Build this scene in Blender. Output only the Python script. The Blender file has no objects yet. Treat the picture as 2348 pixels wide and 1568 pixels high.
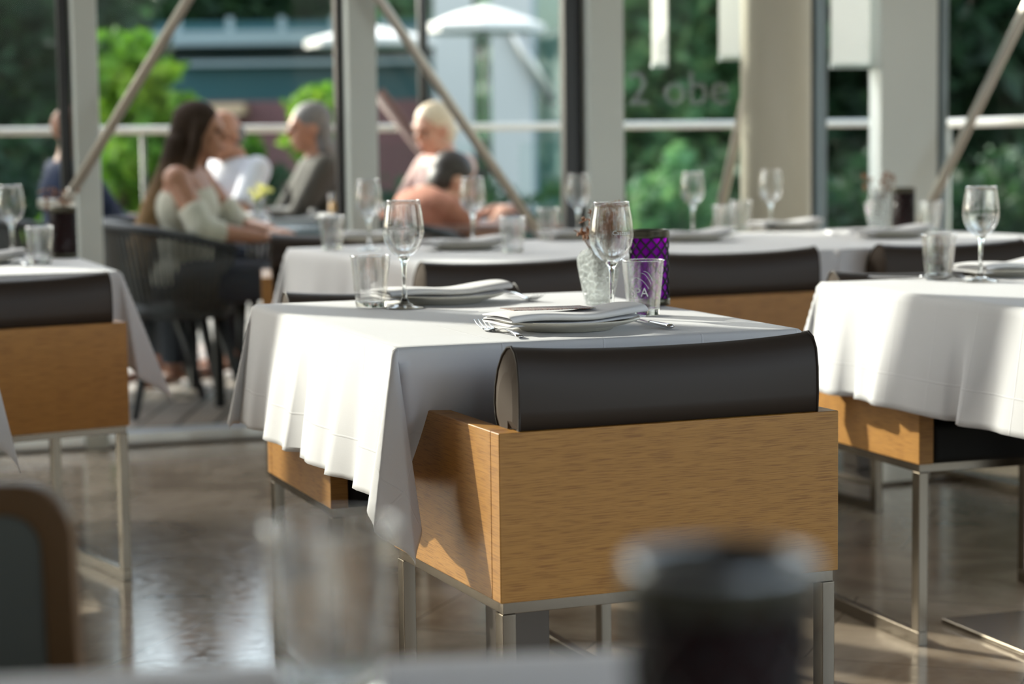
import bpy, math, random
from mathutils import Vector, Matrix
from math import sin, cos, pi, sqrt, hypot, atan2
SC = bpy.context.scene
COL = SC.collection
random.seed(7)

# ------------------------------------------------------------------ camera
FPX, PITCH, ROLL, CAMH = 4812.3, .0957, -.0125, 1.07
Fw = Vector((0, cos(PITCH), -sin(PITCH))); U0 = Vector((0, sin(PITCH), cos(PITCH))); R0 = Vector((1, 0, 0))
Rr = R0*cos(ROLL) + U0*sin(ROLL); Ur = U0*cos(ROLL) - R0*sin(ROLL)
cam_d = bpy.data.cameras.new('camera'); cam = bpy.data.objects.new('camera', cam_d); COL.objects.link(cam)
M = Matrix((Rr, Ur, -Fw)).transposed().to_4x4(); M.translation = (0, 0, CAMH); cam.matrix_world = M
cam_d.sensor_width = 36; cam_d.lens = FPX/2348*36
cam_d.dof.use_dof = True; cam_d.dof.focus_distance = 3.42; cam_d.dof.aperture_fstop = 3.2
cam_d.clip_start = .05; cam_d.clip_end = 400
SC.camera = cam

# ------------------------------------------------------------------ light, sky, exposure
SUN_EL, SUN_AZ = math.radians(25), (-.79, .613)
sd = Vector((SUN_AZ[0]*cos(SUN_EL), SUN_AZ[1]*cos(SUN_EL), sin(SUN_EL))).normalized()
sl = bpy.data.lights.new('sun', 'SUN'); sl.energy = 7.2; sl.angle = math.radians(.6); sl.color = (1, .93, .82)
so = bpy.data.objects.new('sun', sl); COL.objects.link(so); so.rotation_euler = sd.to_track_quat('Z', 'Y').to_euler()
W = bpy.data.worlds.new('sky'); SC.world = W; W.use_nodes = True; nt = W.node_tree
bg = nt.nodes['Background']; sk = nt.nodes.new('ShaderNodeTexSky'); sk.sky_type = 'NISHITA'; sk.sun_disc = False
sk.sun_elevation = math.radians(38); sk.sun_rotation = math.atan2(SUN_AZ[0], SUN_AZ[1]); sk.air_density = 1.2; sk.dust_density = 2.5; sk.ozone_density = 1
hs = nt.nodes.new('ShaderNodeHueSaturation'); hs.inputs['Saturation'].default_value = .65
nt.links.new(sk.outputs[0], hs.inputs['Color']); nt.links.new(hs.outputs[0], bg.inputs[0]); bg.inputs[1].default_value = .70
SC.view_settings.view_transform = 'Standard'; SC.view_settings.look = 'None'; SC.view_settings.gamma = 1
SC.view_settings.use_curve_mapping = False; SC.view_settings.exposure = 0.0
cy = SC.cycles
cy.use_denoising = True; cy.max_bounces = 7; cy.diffuse_bounces = 4; cy.glossy_bounces = 4; cy.transmission_bounces = 7
cy.transparent_max_bounces = 24; cy.caustics_reflective = False; cy.caustics_refractive = False; cy.sample_clamp_indirect = 6

# ------------------------------------------------------------------ pixel -> place helpers (places in metres, read off the photo once)
def ray(px, py): return Fw + Rr*((px-1174)/FPX) - Ur*((py-784)/FPX)
def on_z(px, py, z):
    d = ray(px, py); t = (z-CAMH)/d.z; return Vector((d.x*t, d.y*t, z))
def at_y(px, py, Y):
    d = ray(px, py); t = Y/d.y; return Vector((d.x*t, Y, CAMH+d.z*t))

# ------------------------------------------------------------------ materials
MATS = {}
def nodes(m): return m.node_tree.nodes, m.node_tree.links
def mat(name, col, rough=.5, metal=0, **k):
    m = bpy.data.materials.new(name); m.use_nodes = True; N, L = nodes(m); b = N['Principled BSDF']
    b.inputs['Base Color'].default_value = (*col, 1); b.inputs['Roughness'].default_value = rough; b.inputs['Metallic'].default_value = metal
    for kk, v in k.items():
        if kk in b.inputs: b.inputs[kk].default_value = v
    MATS[name] = m; return m
def coord(m, kind='Object', scale=(1, 1, 1), rot=(0, 0, 0)):
    N, L = nodes(m); t = N.new('ShaderNodeTexCoord'); p = N.new('ShaderNodeMapping')
    p.inputs['Scale'].default_value = scale; p.inputs['Rotation'].default_value = rot
    L.new(t.outputs[kind], p.inputs[0]); return p.outputs[0]
def noise(m, vec, scale, detail=4, rough=.5, dist=0):
    N, L = nodes(m); n = N.new('ShaderNodeTexNoise'); n.inputs['Scale'].default_value = scale; n.inputs['Detail'].default_value = detail
    n.inputs['Roughness'].default_value = rough; n.inputs['Distortion'].default_value = dist
    if vec: L.new(vec, n.inputs['Vector'])
    return n.outputs[0]
def ramp(m, fac, stops):
    N, L = nodes(m); r = N.new('ShaderNodeValToRGB'); L.new(fac, r.inputs[0])
    while len(r.color_ramp.elements) < len(stops): r.color_ramp.elements.new(.5)
    for e, (p, c) in zip(r.color_ramp.elements, stops):
        e.position = p; e.color = (*c, 1) if len(c) == 3 else c
    return r.outputs[0]
def link(m, out, inp): nodes(m)[1].new(out, nodes(m)[0]['Principled BSDF'].inputs[inp])
def bump(m, h, strength=.2, dist=.002):
    N, L = nodes(m); b = N.new('ShaderNodeBump'); b.inputs['Strength'].default_value = strength; b.inputs['Distance'].default_value = dist
    L.new(h, b.inputs['Height']); link(m, b.outputs[0], 'Normal')

def m_oak():
    m = mat('oak', (.5, .3, .12), .42)
    v = coord(m, 'Object', (2, 3.5, 40)); w = coord(m, 'Object', (13, 13, 480))
    n1 = noise(m, v, 2.2, 6, .6, .6); n2 = noise(m, w, 1.6, 3, .5)
    c = ramp(m, n1, [(.2, (.39, .182, .034)), (.55, (.44, .210, .043)), (.85, (.49, .245, .058))])
    N, L = nodes(m); mx = N.new('ShaderNodeMix'); mx.data_type = 'RGBA'; mx.blend_type = 'MULTIPLY'
    L.new(c, mx.inputs[6]); L.new(ramp(m, n2, [(.38, (.60, .50, .40)), (.50, (1, 1, 1))]), mx.inputs[7]); mx.inputs[0].default_value = .85
    link(m, mx.outputs[2], 'Base Color'); bump(m, n2, .25, .0006); return m
OAK = m_oak()
LEATH = mat('dark_leather', (.042, .031, .024), .48, **{'Specular IOR Level': .28})
bump(LEATH, noise(LEATH, coord(LEATH), 420, 3), .12, .0005)
LEATH_END = mat('taupe_leather', (.075, .057, .044), .75, **{'Specular IOR Level': .12})
bump(LEATH_END, noise(LEATH_END, coord(LEATH_END), 420, 3), .12, .0005)
SEATM = mat('black_leather', (.012, .012, .012), .6, **{'Specular IOR Level': .2})
STEEL = mat('brushed_steel', (.20, .165, .125), .24, 1)
bump(STEEL, noise(STEEL, coord(STEEL, 'Object', (300, 300, 6)), 1, 2), .05, .0004)
CUTL = mat('polished_cutlery', (.72, .72, .73), .12, 1)
def m_cloth(name='white_linen', col=(.68, .675, .69)):
    m = mat(name, col, .85, **{'Sheen Weight': .1})
    v = coord(m, 'UV'); N, L = nodes(m)
    ch = N.new('ShaderNodeTexBrick'); ch.offset = 0; ch.inputs['Scale'].default_value = 1
    ch.inputs['Brick Width'].default_value = .175; ch.inputs['Row Height'].default_value = .155; ch.inputs['Mortar Size'].default_value = .0022; ch.inputs['Mortar Smooth'].default_value = .7
    L.new(v, ch.inputs['Vector'])
    n = noise(m, v, 900, 2); a = N.new('ShaderNodeMath'); a.operation = 'MULTIPLY_ADD'; a.inputs[1].default_value = .25
    L.new(n, a.inputs[0]); L.new(ch.outputs['Fac'], a.inputs[2]); bump(m, a.outputs[0], .35, .0020); return m
LINEN = m_cloth(); NAPK = mat('napkin_cotton', (.78, .77, .78), .85)
bump(NAPK, noise(NAPK, coord(NAPK), 700, 2), .3, .0006)
STONE = mat('cream_stoneware', (.66, .63, .54), .3)
def m_floor():
    m = mat('polished_marble', (.2, .16, .13), .17)
    v = coord(m, 'Object', (1, 1, 1), (0, 0, .35)); n = noise(m, v, 3.2, 8, .62, .8); n2 = noise(m, v, 30, 5, .6)
    N, L = nodes(m)
    c = ramp(m, n, [(.3, (.19, .145, .105)), (.5, (.30, .24, .18)), (.72, (.42, .345, .27))])
    br = N.new('ShaderNodeTexBrick'); br.offset = .5; br.inputs['Scale'].default_value = 1; br.inputs['Brick Width'].default_value = .9; br.inputs['Row Height'].default_value = .6
    br.inputs['Mortar Size'].default_value = .0022; br.inputs['Color1'].default_value = (1, 1, 1, 1); br.inputs['Color2'].default_value = (.88, .88, .88, 1); br.inputs['Mortar'].default_value = (.42, .42, .42, 1)
    L.new(v, br.inputs['Vector'])
    mx = N.new('ShaderNodeMix'); mx.data_type = 'RGBA'; mx.blend_type = 'MULTIPLY'; mx.inputs[0].default_value = 1
    L.new(c, mx.inputs[6]); L.new(br.outputs[0], mx.inputs[7]); link(m, mx.outputs[2], 'Base Color')
    link(m, ramp(m, n2, [(.3, (.09,)*3), (.7, (.2,)*3)]), 'Roughness'); bump(m, n2, .05, .001); return m
FLOORM = m_floor()
def m_deck():
    m = mat('weathered_deck_boards', (.2, .15, .12), .6)
    v = coord(m, 'Object', (1, 1, 1), (0, 0, 0)); N, L = nodes(m)
    wv = N.new('ShaderNodeTexWave'); wv.bands_direction = 'X'; wv.inputs['Scale'].default_value = 18; L.new(v, wv.inputs['Vector'])
    br = N.new('ShaderNodeTexBrick'); br.offset = .5; br.inputs['Scale'].default_value = 1; br.inputs['Brick Width'].default_value = 3; br.inputs['Row Height'].default_value = .145
    br.inputs['Mortar Size'].default_value = .008; br.inputs['Color1'].default_value = (.50, .39, .32, 1); br.inputs['Color2'].default_value = (.36, .29, .25, 1); br.inputs['Mortar'].default_value = (.03, .025, .025, 1)
    L.new(coord(m, 'Object', (1, 1, 1), (0, 0, pi/2)), br.inputs['Vector'])
    mx = N.new('ShaderNodeMix'); mx.data_type = 'RGBA'; mx.blend_type = 'MULTIPLY'; mx.inputs[0].default_value = .55
    L.new(br.outputs[0], mx.inputs[6]); L.new(wv.outputs[0], mx.inputs[7]); link(m, mx.outputs[2], 'Base Color'); bump(m, wv.outputs[1], .4, .004); return m
DECKM = m_deck()
PALE = mat('pale_painted_steel', (.64, .68, .64), .38)
PALEW = mat('white_painted_column', (.83, .89, .88), .45)
BEIGE = mat('beige_plaster_column', (.60, .58, .48), .4)
BLACKF = mat('black_window_frame', (.012, .012, .013), .4)
BLUEF = mat('blue_grey_aluminium', (.26, .32, .35), .35, .4)
ALU = mat('bare_aluminium', (.60, .62, .62), .3, .9)
DARKRAIL = mat('dull_rail_post', (.22, .21, .18), .5)
RAILM = mat('pale_rail_steel', (.85, .83, .76), .35, .1)
WALLM = mat('cream_wall_paint', (.36, .35, .33), .7)
CEILM = mat('white_ceiling_paint', (.47, .47, .46), .8)
DARKPOST = mat('bronze_table_post', (.11, .09, .075), .4, .5)
BLACKM = mat('black_metal', (.015, .015, .015), .45, .3)
BRASS = mat('aged_brass_rim', (.075, .07, .05), .3, .8)
ROPE = mat('grey_rope', (.075, .072, .066), .8)
ROPEB = mat('black_rope_frame', (.02, .02, .021), .5)
DTOP = mat('dark_slate_tabletop', (.10, .13, .15), .25)
def thin_glass(name, tint=(1, 1, 1), base=.04, edge=.8, rough=0.02, blend=.35):
    m = bpy.data.materials.new(name); m.use_nodes = True; N, L = nodes(m); N.remove(N['Principled BSDF'])
    tr = N.new('ShaderNodeBsdfTransparent'); tr.inputs[0].default_value = (*tint, 1)
    gl = N.new('ShaderNodeBsdfGlossy'); gl.inputs['Roughness'].default_value = rough; lw = N.new('ShaderNodeLayerWeight'); lw.inputs['Blend'].default_value = blend
    mr = N.new('ShaderNodeMapRange'); mr.inputs['To Min'].default_value = base; mr.inputs['To Max'].default_value = edge
    L.new(lw.outputs['Facing'], mr.inputs['Value'])
    p = N.new('ShaderNodeMath'); p.operation = 'POWER'; p.inputs[1].default_value = 2.2; L.new(lw.outputs['Facing'], p.inputs[0]); L.new(p.outputs[0], mr.inputs['Value'])
    mx = N.new('ShaderNodeMixShader'); L.new(mr.outputs[0], mx.inputs[0]); L.new(tr.outputs[0], mx.inputs[1]); L.new(gl.outputs[0], mx.inputs[2])
    L.new(mx.outputs[0], N['Material Output'].inputs[0]); return m
PANE = thin_glass('window_glass', (.95, .98, .97), .004, .3)
def m_drink():
    m = solid_glass('drinking_glass', (.98, .99, .985), 0, 1.45); N, L = nodes(m); tp = N.new('ShaderNodeBsdfTransparent'); mx = N.new('ShaderNodeMixShader'); mx.inputs[0].default_value = .7
    L.new(N['Principled BSDF'].outputs[0], mx.inputs[1]); L.new(tp.outputs[0], mx.inputs[2]); L.new(mx.outputs[0], N['Material Output'].inputs[0]); return m
def solid_glass(name, col=(1, 1, 1), rough=0.0, ior=1.45):
    m = bpy.data.materials.new(name); m.use_nodes = True; N, L = nodes(m); b = N['Principled BSDF']
    b.inputs['Base Color'].default_value = (*col, 1); b.inputs['Transmission Weight'].default_value = 1; b.inputs['Roughness'].default_value = rough; b.inputs['IOR'].default_value = ior
    return m
DRINK = m_drink()
CRYST = solid_glass('thick_glass', (.96, .98, .97), .02)
def m_vase():
    m = solid_glass('crackled_vase_glass', (.93, .96, .95), .08, 1.3); N, L = nodes(m)
    v = N.new('ShaderNodeTexVoronoi'); v.feature = 'DISTANCE_TO_EDGE'; v.inputs['Scale'].default_value = 95
    L.new(coord(m, 'Object'), v.inputs['Vector']); bump(m, ramp(m, v.outputs['Distance'], [(0, (0, 0, 0)), (.12, (1, 1, 1))]), .7, .002)
    tr = N.new('ShaderNodeBsdfTranslucent'); tr.inputs[0].default_value = (.85, .88, .87, 1); mx = N.new('ShaderNodeMixShader'); mx.inputs[0].default_value = .5
    tp = N.new('ShaderNodeBsdfTransparent'); mx2 = N.new('ShaderNodeMixShader'); mx2.inputs[0].default_value = .3; L.new(ramp(m, v.outputs['Distance'], [(.0, (.2,)*3), (.08, (.35,)*3), (.2, (.85,)*3)]), mx.inputs[0])
    L.new(N['Principled BSDF'].outputs[0], mx.inputs[1]); L.new(tr.outputs[0], mx.inputs[2]); L.new(mx.outputs[0], mx2.inputs[1]); L.new(tp.outputs[0], mx2.inputs[2]); L.new(mx2.outputs[0], N['Material Output'].inputs[0]); return m
VASEM = m_vase()
def m_purple():
    m = bpy.data.materials.new('purple_candle_glass'); m.use_nodes = True; N, L = nodes(m); b = N['Principled BSDF']
    b.inputs['Base Color'].default_value = (.55, .04, .66, 1); b.inputs['Roughness'].default_value = .2
    tr = N.new('ShaderNodeBsdfTranslucent'); tr.inputs[0].default_value = (.80, .06, .95, 1); mx = N.new('ShaderNodeMixShader'); mx.inputs[0].default_value = .7
    L.new(b.outputs[0], mx.inputs[1]); L.new(tr.outputs[0], mx.inputs[2]); L.new(mx.outputs[0], N['Material Output'].inputs[0]); return m
PURP = m_purple()
REDGL = mat('dark_red_candle_glass', (.030, .005, .005), .3, **{'Specular IOR Level': .2})
COPPER = mat('dried_copper_blossom', (.28, .11, .035), .6)
COPPER2 = mat('dried_brown_stem', (.16, .075, .03), .7)
FROST = mat('frosted_print', (.8, .8, .8), .6)
FROST2 = mat('frosted_window_letters', (.30, .34, .34), .6, Alpha=.5)
def leafmat(name, c1, c2, c3, trans=.45):
    m = bpy.data.materials.new(name); m.use_nodes = True; N, L = nodes(m); b = N['Principled BSDF']; b.inputs['Roughness'].default_value = .65
    c = ramp(m, noise(m, coord(m), 2.3, 5), [(.3, c1), (.5, c2), (.72, c3)]); L.new(c, b.inputs['Base Color'])
    tr = N.new('ShaderNodeBsdfTranslucent'); L.new(c, tr.inputs[0]); mx = N.new('ShaderNodeMixShader'); mx.inputs[0].default_value = trans
    L.new(b.outputs[0], mx.inputs[1]); L.new(tr.outputs[0], mx.inputs[2]); L.new(mx.outputs[0], N['Material Output'].inputs[0]); return m
LEAFD = leafmat('dark_leaves', (.012, .038, .017), (.024, .066, .025), (.062, .128, .038))
LEAFL = leafmat('lime_leaves', (.02, .10, .008), (.13, .30, .012), (.40, .56, .05), .35)
LEAFM = leafmat('mid_leaves', (.04, .12, .05), (.10, .24, .09), (.32, .48, .18))
BARK = mat('bark', (.07, .05, .035), .9)

# ------------------------------------------------------------------ mesh building
class MB:
    def __init__(s): s.v = []; s.f = []
    def add(s, vs, fs, T=None):
        o = len(s.v); s.v += [tuple(T @ Vector(p)) if T else tuple(p) for p in vs]; s.f += [tuple(i+o for i in f) for f in fs]; return s
    def box(s, x0, y0, z0, x1, y1, z1, T=None):
        vs = [(x, y, z) for z in (z0, z1) for y in (y0, y1) for x in (x0, x1)]
        return s.add(vs, [(0, 2, 3, 1), (4, 5, 7, 6), (0, 1, 5, 4), (2, 6, 7, 3), (0, 4, 6, 2), (1, 3, 7, 5)], T)
    def lathe(s, prof, n=32, T=None, close=True):
        vs = []; fs = []
        for r, z in prof:
            for k in range(n): a = 2*pi*k/n; vs.append((r*cos(a), r*sin(a), z))
        m = len(prof)
        for i in range(m-1):
            for k in range(n): fs.append((i*n+k, i*n+(k+1) % n, (i+1)*n+(k+1) % n, (i+1)*n+k))
        if close:
            if prof[0][0] > 1e-6: fs.append(tuple(range(n-1, -1, -1)))
            if prof[-1][0] > 1e-6: fs.append(tuple((m-1)*n+k for k in range(n)))
        return s.add(vs, fs, T)
    def tube(s, path, r, n=10, cap=True, flat=1.0, closed=False, T=None):
        P = [Vector(p) for p in path]; m = len(P); vs = []; fs = []
        rr = r if isinstance(r, (list, tuple)) else [r]*m; up = None
        for i, p in enumerate(P):
            if closed: t = (P[(i+1) % m]-P[i-1])
            else: t = (P[min(i+1, m-1)]-P[max(i-1, 0)])
            t.normalize()
            if up is None:
                up = Vector((0, 0, 1)) if abs(t.z) < .9 else Vector((0, 1, 0))
            sx = t.cross(up)
            if sx.length < 1e-5: sx = t.cross(Vector((1, 0, 0)))
            sx.normalize(); sy = sx.cross(t); sy.normalize(); up = sy
            for k in range(n):
                a = 2*pi*k/n; q = p + sx*(rr[i]*cos(a)) + sy*(rr[i]*flat*sin(a)); vs.append(q)
        lim = m if closed else m-1
        for i in range(lim):
            j = (i+1) % m
            for k in range(n): fs.append((i*n+k, i*n+(k+1) % n, j*n+(k+1) % n, j*n+k))
        if cap and not closed: fs.append(tuple(range(n-1, -1, -1))); fs.append(tuple((m-1)*n+k for k in range(n)))
        return s.add(vs, fs, T)
    def ell(s, c, r, n=14, m=10, T=None):
        vs = []; fs = []
        R = T.to_3x3() if T else None
        for i in range(m+1):
            th = pi*i/m
            for k in range(n):
                a = 2*pi*k/n; q = Vector((r[0]*sin(th)*cos(a), r[1]*sin(th)*sin(a), r[2]*cos(th)))
                if R: q = R @ q
                vs.append(q+Vector(c))
        for i in range(m):
            for k in range(n): fs.append((i*n+k, (i+1)*n+k, (i+1)*n+(k+1) % n, i*n+(k+1) % n))
        return s.add(vs, fs)
    def build(s, name, m, parent=None, smooth=False, bev=0, loc=None, seg=2):
        me = bpy.data.meshes.new(name); me.from_pydata([tuple(p) for p in s.v], [], s.f); me.update()
        if m: me.materials.append(m)
        if smooth:
            me.polygons.foreach_set('use_smooth', [True]*len(me.polygons))
        o = bpy.data.objects.new(name, me); COL.objects.link(o)
        if parent: o.parent = parent
        if loc is not None: o.location = loc
        if bev:
            b = o.modifiers.new('b', 'BEVEL'); b.width = bev; b.segments = seg; b.limit_method = 'ANGLE'; b.angle_limit = .6
            me.polygons.foreach_set('use_smooth', [True]*len(me.polygons)); w = o.modifiers.new('w', 'WEIGHTED_NORMAL')
        return o
def empty(name, loc, rz=0):
    o = bpy.data.objects.new(name, None); COL.objects.link(o); o.location = loc; o.rotation_euler = (0, 0, rz); o.empty_display_size = .1; return o
def tag(o, label, cat, group=None, kind=None):
    if kind: o['kind'] = kind
    if label: o['label'] = label
    if cat: o['category'] = cat
    if group: o['group'] = group
    return o
def copy_tree(o, parent=None):
    c = o.copy(); COL.objects.link(c)
    if parent: c.parent = parent
    for ch in list(KIDS(o)): copy_tree(ch, c)
    return c
def KIDS(o): return [x for x in bpy.data.objects if x.parent == o]
def struct(o): o['kind'] = 'structure'; return o

# ------------------------------------------------------------------ the building shell
FY0, FS = 7.90, .33                      # facade line  Y = FY0 + FS*X
FA = math.atan(FS); fu = Vector((cos(FA), sin(FA), 0)); fn = Vector((-sin(FA), cos(FA), 0))
F0 = Vector((0, FY0, 0))
def fac(px, py=400, off=0.0):            # where a sight line meets the facade plane; returns distance along it and the height
    d = ray(px, py); o = F0 + fn*off; t = (o-Vector((0, 0, CAMH))).dot(fn)/d.dot(fn)
    p = Vector((0, 0, CAMH)) + d*t; return (p-F0).dot(fu), p.z, p
TF = Matrix.Translation(F0) @ Matrix.Rotation(FA, 4, 'Z')
ROOF = 4.1
fl = MB().add([(-9, -3.5, 0), (7, -3.5, 0), (7, FY0+FS*7, 0), (-9, FY0-FS*9, 0)], [(0, 1, 2, 3)])
fl.add([(-9, -3.5, -.15), (7, -3.5, -.15), (7, FY0+FS*7, -.15), (-9, FY0-FS*9, -.15)], [(3, 2, 1, 0)]); struct(fl.build('floor', FLOORM))
struct(MB().box(-9, -3.5, ROOF, 7, FY0-2.4, ROOF+.2).add([(-9, FY0-2.4, ROOF), (7, FY0-2.4, ROOF), (7, FY0+FS*7+1.05, ROOF), (-9, FY0-FS*9+1.05, ROOF)], [(3, 2, 1, 0)]).add([(-9, FY0-FS*9+1.05, ROOF), (7, FY0+FS*7+1.05, ROOF), (7, FY0+FS*7+1.05, ROOF+.25), (-9, FY0-FS*9+1.05, ROOF+.25), (-9, FY0-2.4, ROOF+.25), (7, FY0-2.4, ROOF+.25)], [(0, 1, 2, 3), (3, 2, 5, 4)]).build('ceiling', CEILM))
struct(MB().box(5, 3.6, 0, 5.2, FY0+FS*5-.1, ROOF).box(5, -3.5, 0, 5.2, -2.4, ROOF).box(5, -2.4, 3.2, 5.2, 3.6, ROOF).box(5, -2.4, 0, 5.2, 3.6, .3).build('wall_right', WALLM))
struct(MB().box(-9, -3.7, 0, 1.0, -3.5, ROOF).box(1.0, -3.7, 3.2, 5.2, -3.5, ROOF).box(4.6, -3.7, 0, 5.2, -3.5, 3.2).build('wall_back', WALLM)); struct(MB().box(-9.2, -3.5, 0, -9, FY0-FS*9-.1, ROOF).build('wall_left', WALLM))
def fbox(s0, s1, n0, n1, z0, z1): return MB().box(s0, n0, z0, s1, n1, z1, TF)
def post(n, px0, px1, m, py=300, n0=-.06, n1=.06, z0=0, z1=ROOF, bev=.006):
    a = fac(px0, py)[0]; b = fac(px1, py)[0]
    return struct(fbox(a, b, n0, n1, z0, z1).build('trim_%d' % n, m, bev=bev))
post(1, 168, 224, PALE, 300, -.07, .05); post(2, 139, 164, BLACKF, 300, .0, .06)
post(3, 790, 856, PALE, 300, -.07, .05); post(4, 775, 789, BLACKF, 300, .0, .06)
post(5, 1338, 1417, PALE, 300, -.07, .05); post(6, 1296, 1337, BLACKF, 300, .0, .06)
post(7, 1858, 1868, BLACKF, 300, .0, .06); post(8, 1869, 1892, BLUEF, 300, -.02, .05)
post(9, 2006, 2136, PALEW, 300, -.05, .05); post(10, 2133, 2150, BLACKF, 300, .0, .06); post(11, 2152, 2168, BLUEF, 300, -.02, .05)
# round column standing just inside the glass
cpt = fac(1779, 300, -.22)[2]
wd = 160/FPX*cpt.y/2
struct(MB().lathe([(wd, 0), (wd, ROOF)], 40).build('trim_12', BEIGE, smooth=True, loc=(cpt.x, cpt.y, 0)))
struct(fbox(-9, 8, -.05, .06, 0, .055).build('trim_13', ALU, bev=.01))
struct(fbox(-9, 8, -.06, .06, 3.3, 3.42).build('trim_14', PALE, bev=.006))
# further mullions to the left of the picture (their shadows fall on the tables)
k = 15
for s, w in ((-2.98, .20), (-3.96, .14), (-5.5, .12), (-7.0, .12), (-8.3, .12)):
    struct(fbox(s-w/2, s+w/2, -.06, .05, 0, ROOF).build('trim_%d' % k, PALE, bev=.006)); k += 1
# panes between the posts
edges = [-9, -8.3, -7.0, -5.5, -3.96, -2.98, fac(150, 300)[0], fac(782, 300)[0], fac(1316, 300)[0], fac(1862, 300)[0], fac(2140, 300)[0], 8]
for i in range(len(edges)-1):
    p = MB().box(edges[i]+.02, .012, .05, edges[i+1]-.02, .018, 3.3, TF)
    o = p.build('window_%d' % (i+1), PANE); struct(o)
# braces
def brace(px0, py0, px1, py1, off, r, label, down=True):
    a = fac(px0, py0, off)[2]; b = fac(px1, py1, off)[2]; d = (b-a)
    top = a + d*((ROOF-.06-a.z)/d.z); bot = a + d*((0.02-a.z)/d.z) if down else b
    root = empty('steel_brace', (bot.x, bot.y, bot.z)); tag(root, label, 'brace', 'diagonal facade braces')
    MB().tube([Vector((0, 0, 0)), top-bot], r, 16).build('tube', STEELB, root, smooth=True)
    dn = (top-bot).normalized()
    MB().tube([dn*.01, dn*.05], r*1.08, 14).build('end_fitting', STEELB, root, smooth=True)
    return root
STEELB = mat('satin_brace_steel', (.56, .53, .47), .35, .75)
brace(430, 0, 150, 465, -.22, .0185, 'slanting steel tube crossing the leftmost pale window post', False)
brace(870, 0, 1225, 520, -.16, .0185, 'slanting steel tube running down to the long back table')
brace(1703, 250, 1650, 490, -.10, .0185, 'short visible steel tube leaning out behind the round column')
brace(2340, 45, 2132, 470, -.22, .0195, 'slanting steel tube beside the white column near the right edge')
s0 = fac(95, 466, -.2)[0]; s1 = fac(171, 466, -.2)[0]; zz = fac(130, 466, -.2)[1]
tag(fbox(s0, s1, -.24, -.06, zz-.018, zz+.012).build('brace_bracket', STEELB, bev=.004), 'low grey bracket bar where the left brace ends', 'bracket')
# frosted letters on the pane right of the third post
def text_mesh(body, size, name, m, parent=None, ext=.001, fit=None):
    c = bpy.data.curves.new('t', 'FONT'); c.body = body; c.size = size; c.extrude = ext; c.align_x = 'CENTER'; c.resolution_u = 4
    t = bpy.data.objects.new('t', c); COL.objects.link(t); dg = bpy.context.evaluated_depsgraph_get(); dg.update()
    me = bpy.data.meshes.new_from_object(t.evaluated_get(dg)); bpy.data.objects.remove(t)
    me.materials.clear(); me.materials.append(m); me.name = name
    if fit:
        for v in me.vertices: v.co = fit(v.co)
    o = bpy.data.objects.new(name, me); COL.objects.link(o)
    if parent: o.parent = parent
    return o
s, z, p = fac(1560, 240)
lt = text_mesh('2 obe', .185, 'window_lettering', FROST2); lt.data.transform(Matrix.Rotation(pi/2, 4, 'X'))
lt.matrix_world = TF @ Matrix.Translation((s, .010, z)); tag(lt, 'faint frosted letters on the window left of the round column', 'lettering')

REFLM = leafmat('white_pane_reflection', (.86, .86, .82), (.88, .88, .85), (.9, .9, .87), .6)  # bright reflections in the panes, built as translucent sheets outside the glass
for px0, px1, pyb, lb in ((1904, 2004, 150, 'bright white reflection sheet at the top of the window left of the white column'), (1494, 1530, 148, 'narrow pale reflection strip at the top of the lettered window'), (1648, 1700, 132, 'pale reflection strip at the top of the window beside the round column')):
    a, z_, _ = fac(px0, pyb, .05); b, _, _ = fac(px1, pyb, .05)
    rb = empty('pane_reflection', (0, 0, 0)); rb.matrix_world = TF @ Matrix.Translation(((a+b)/2, .045, 0)); tag(rb, lb, 'reflection', 'window reflections built as sheets')
    MB().box(-(b-a)/2, 0, z_, (b-a)/2, .002, 3.3).build('reflection_sheet', REFLM, rb); MB().box(-(b-a)/2, -.006, z_-.012, (b-a)/2, .008, z_+.006).build('reflection_edge', PALEW, rb)

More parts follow.
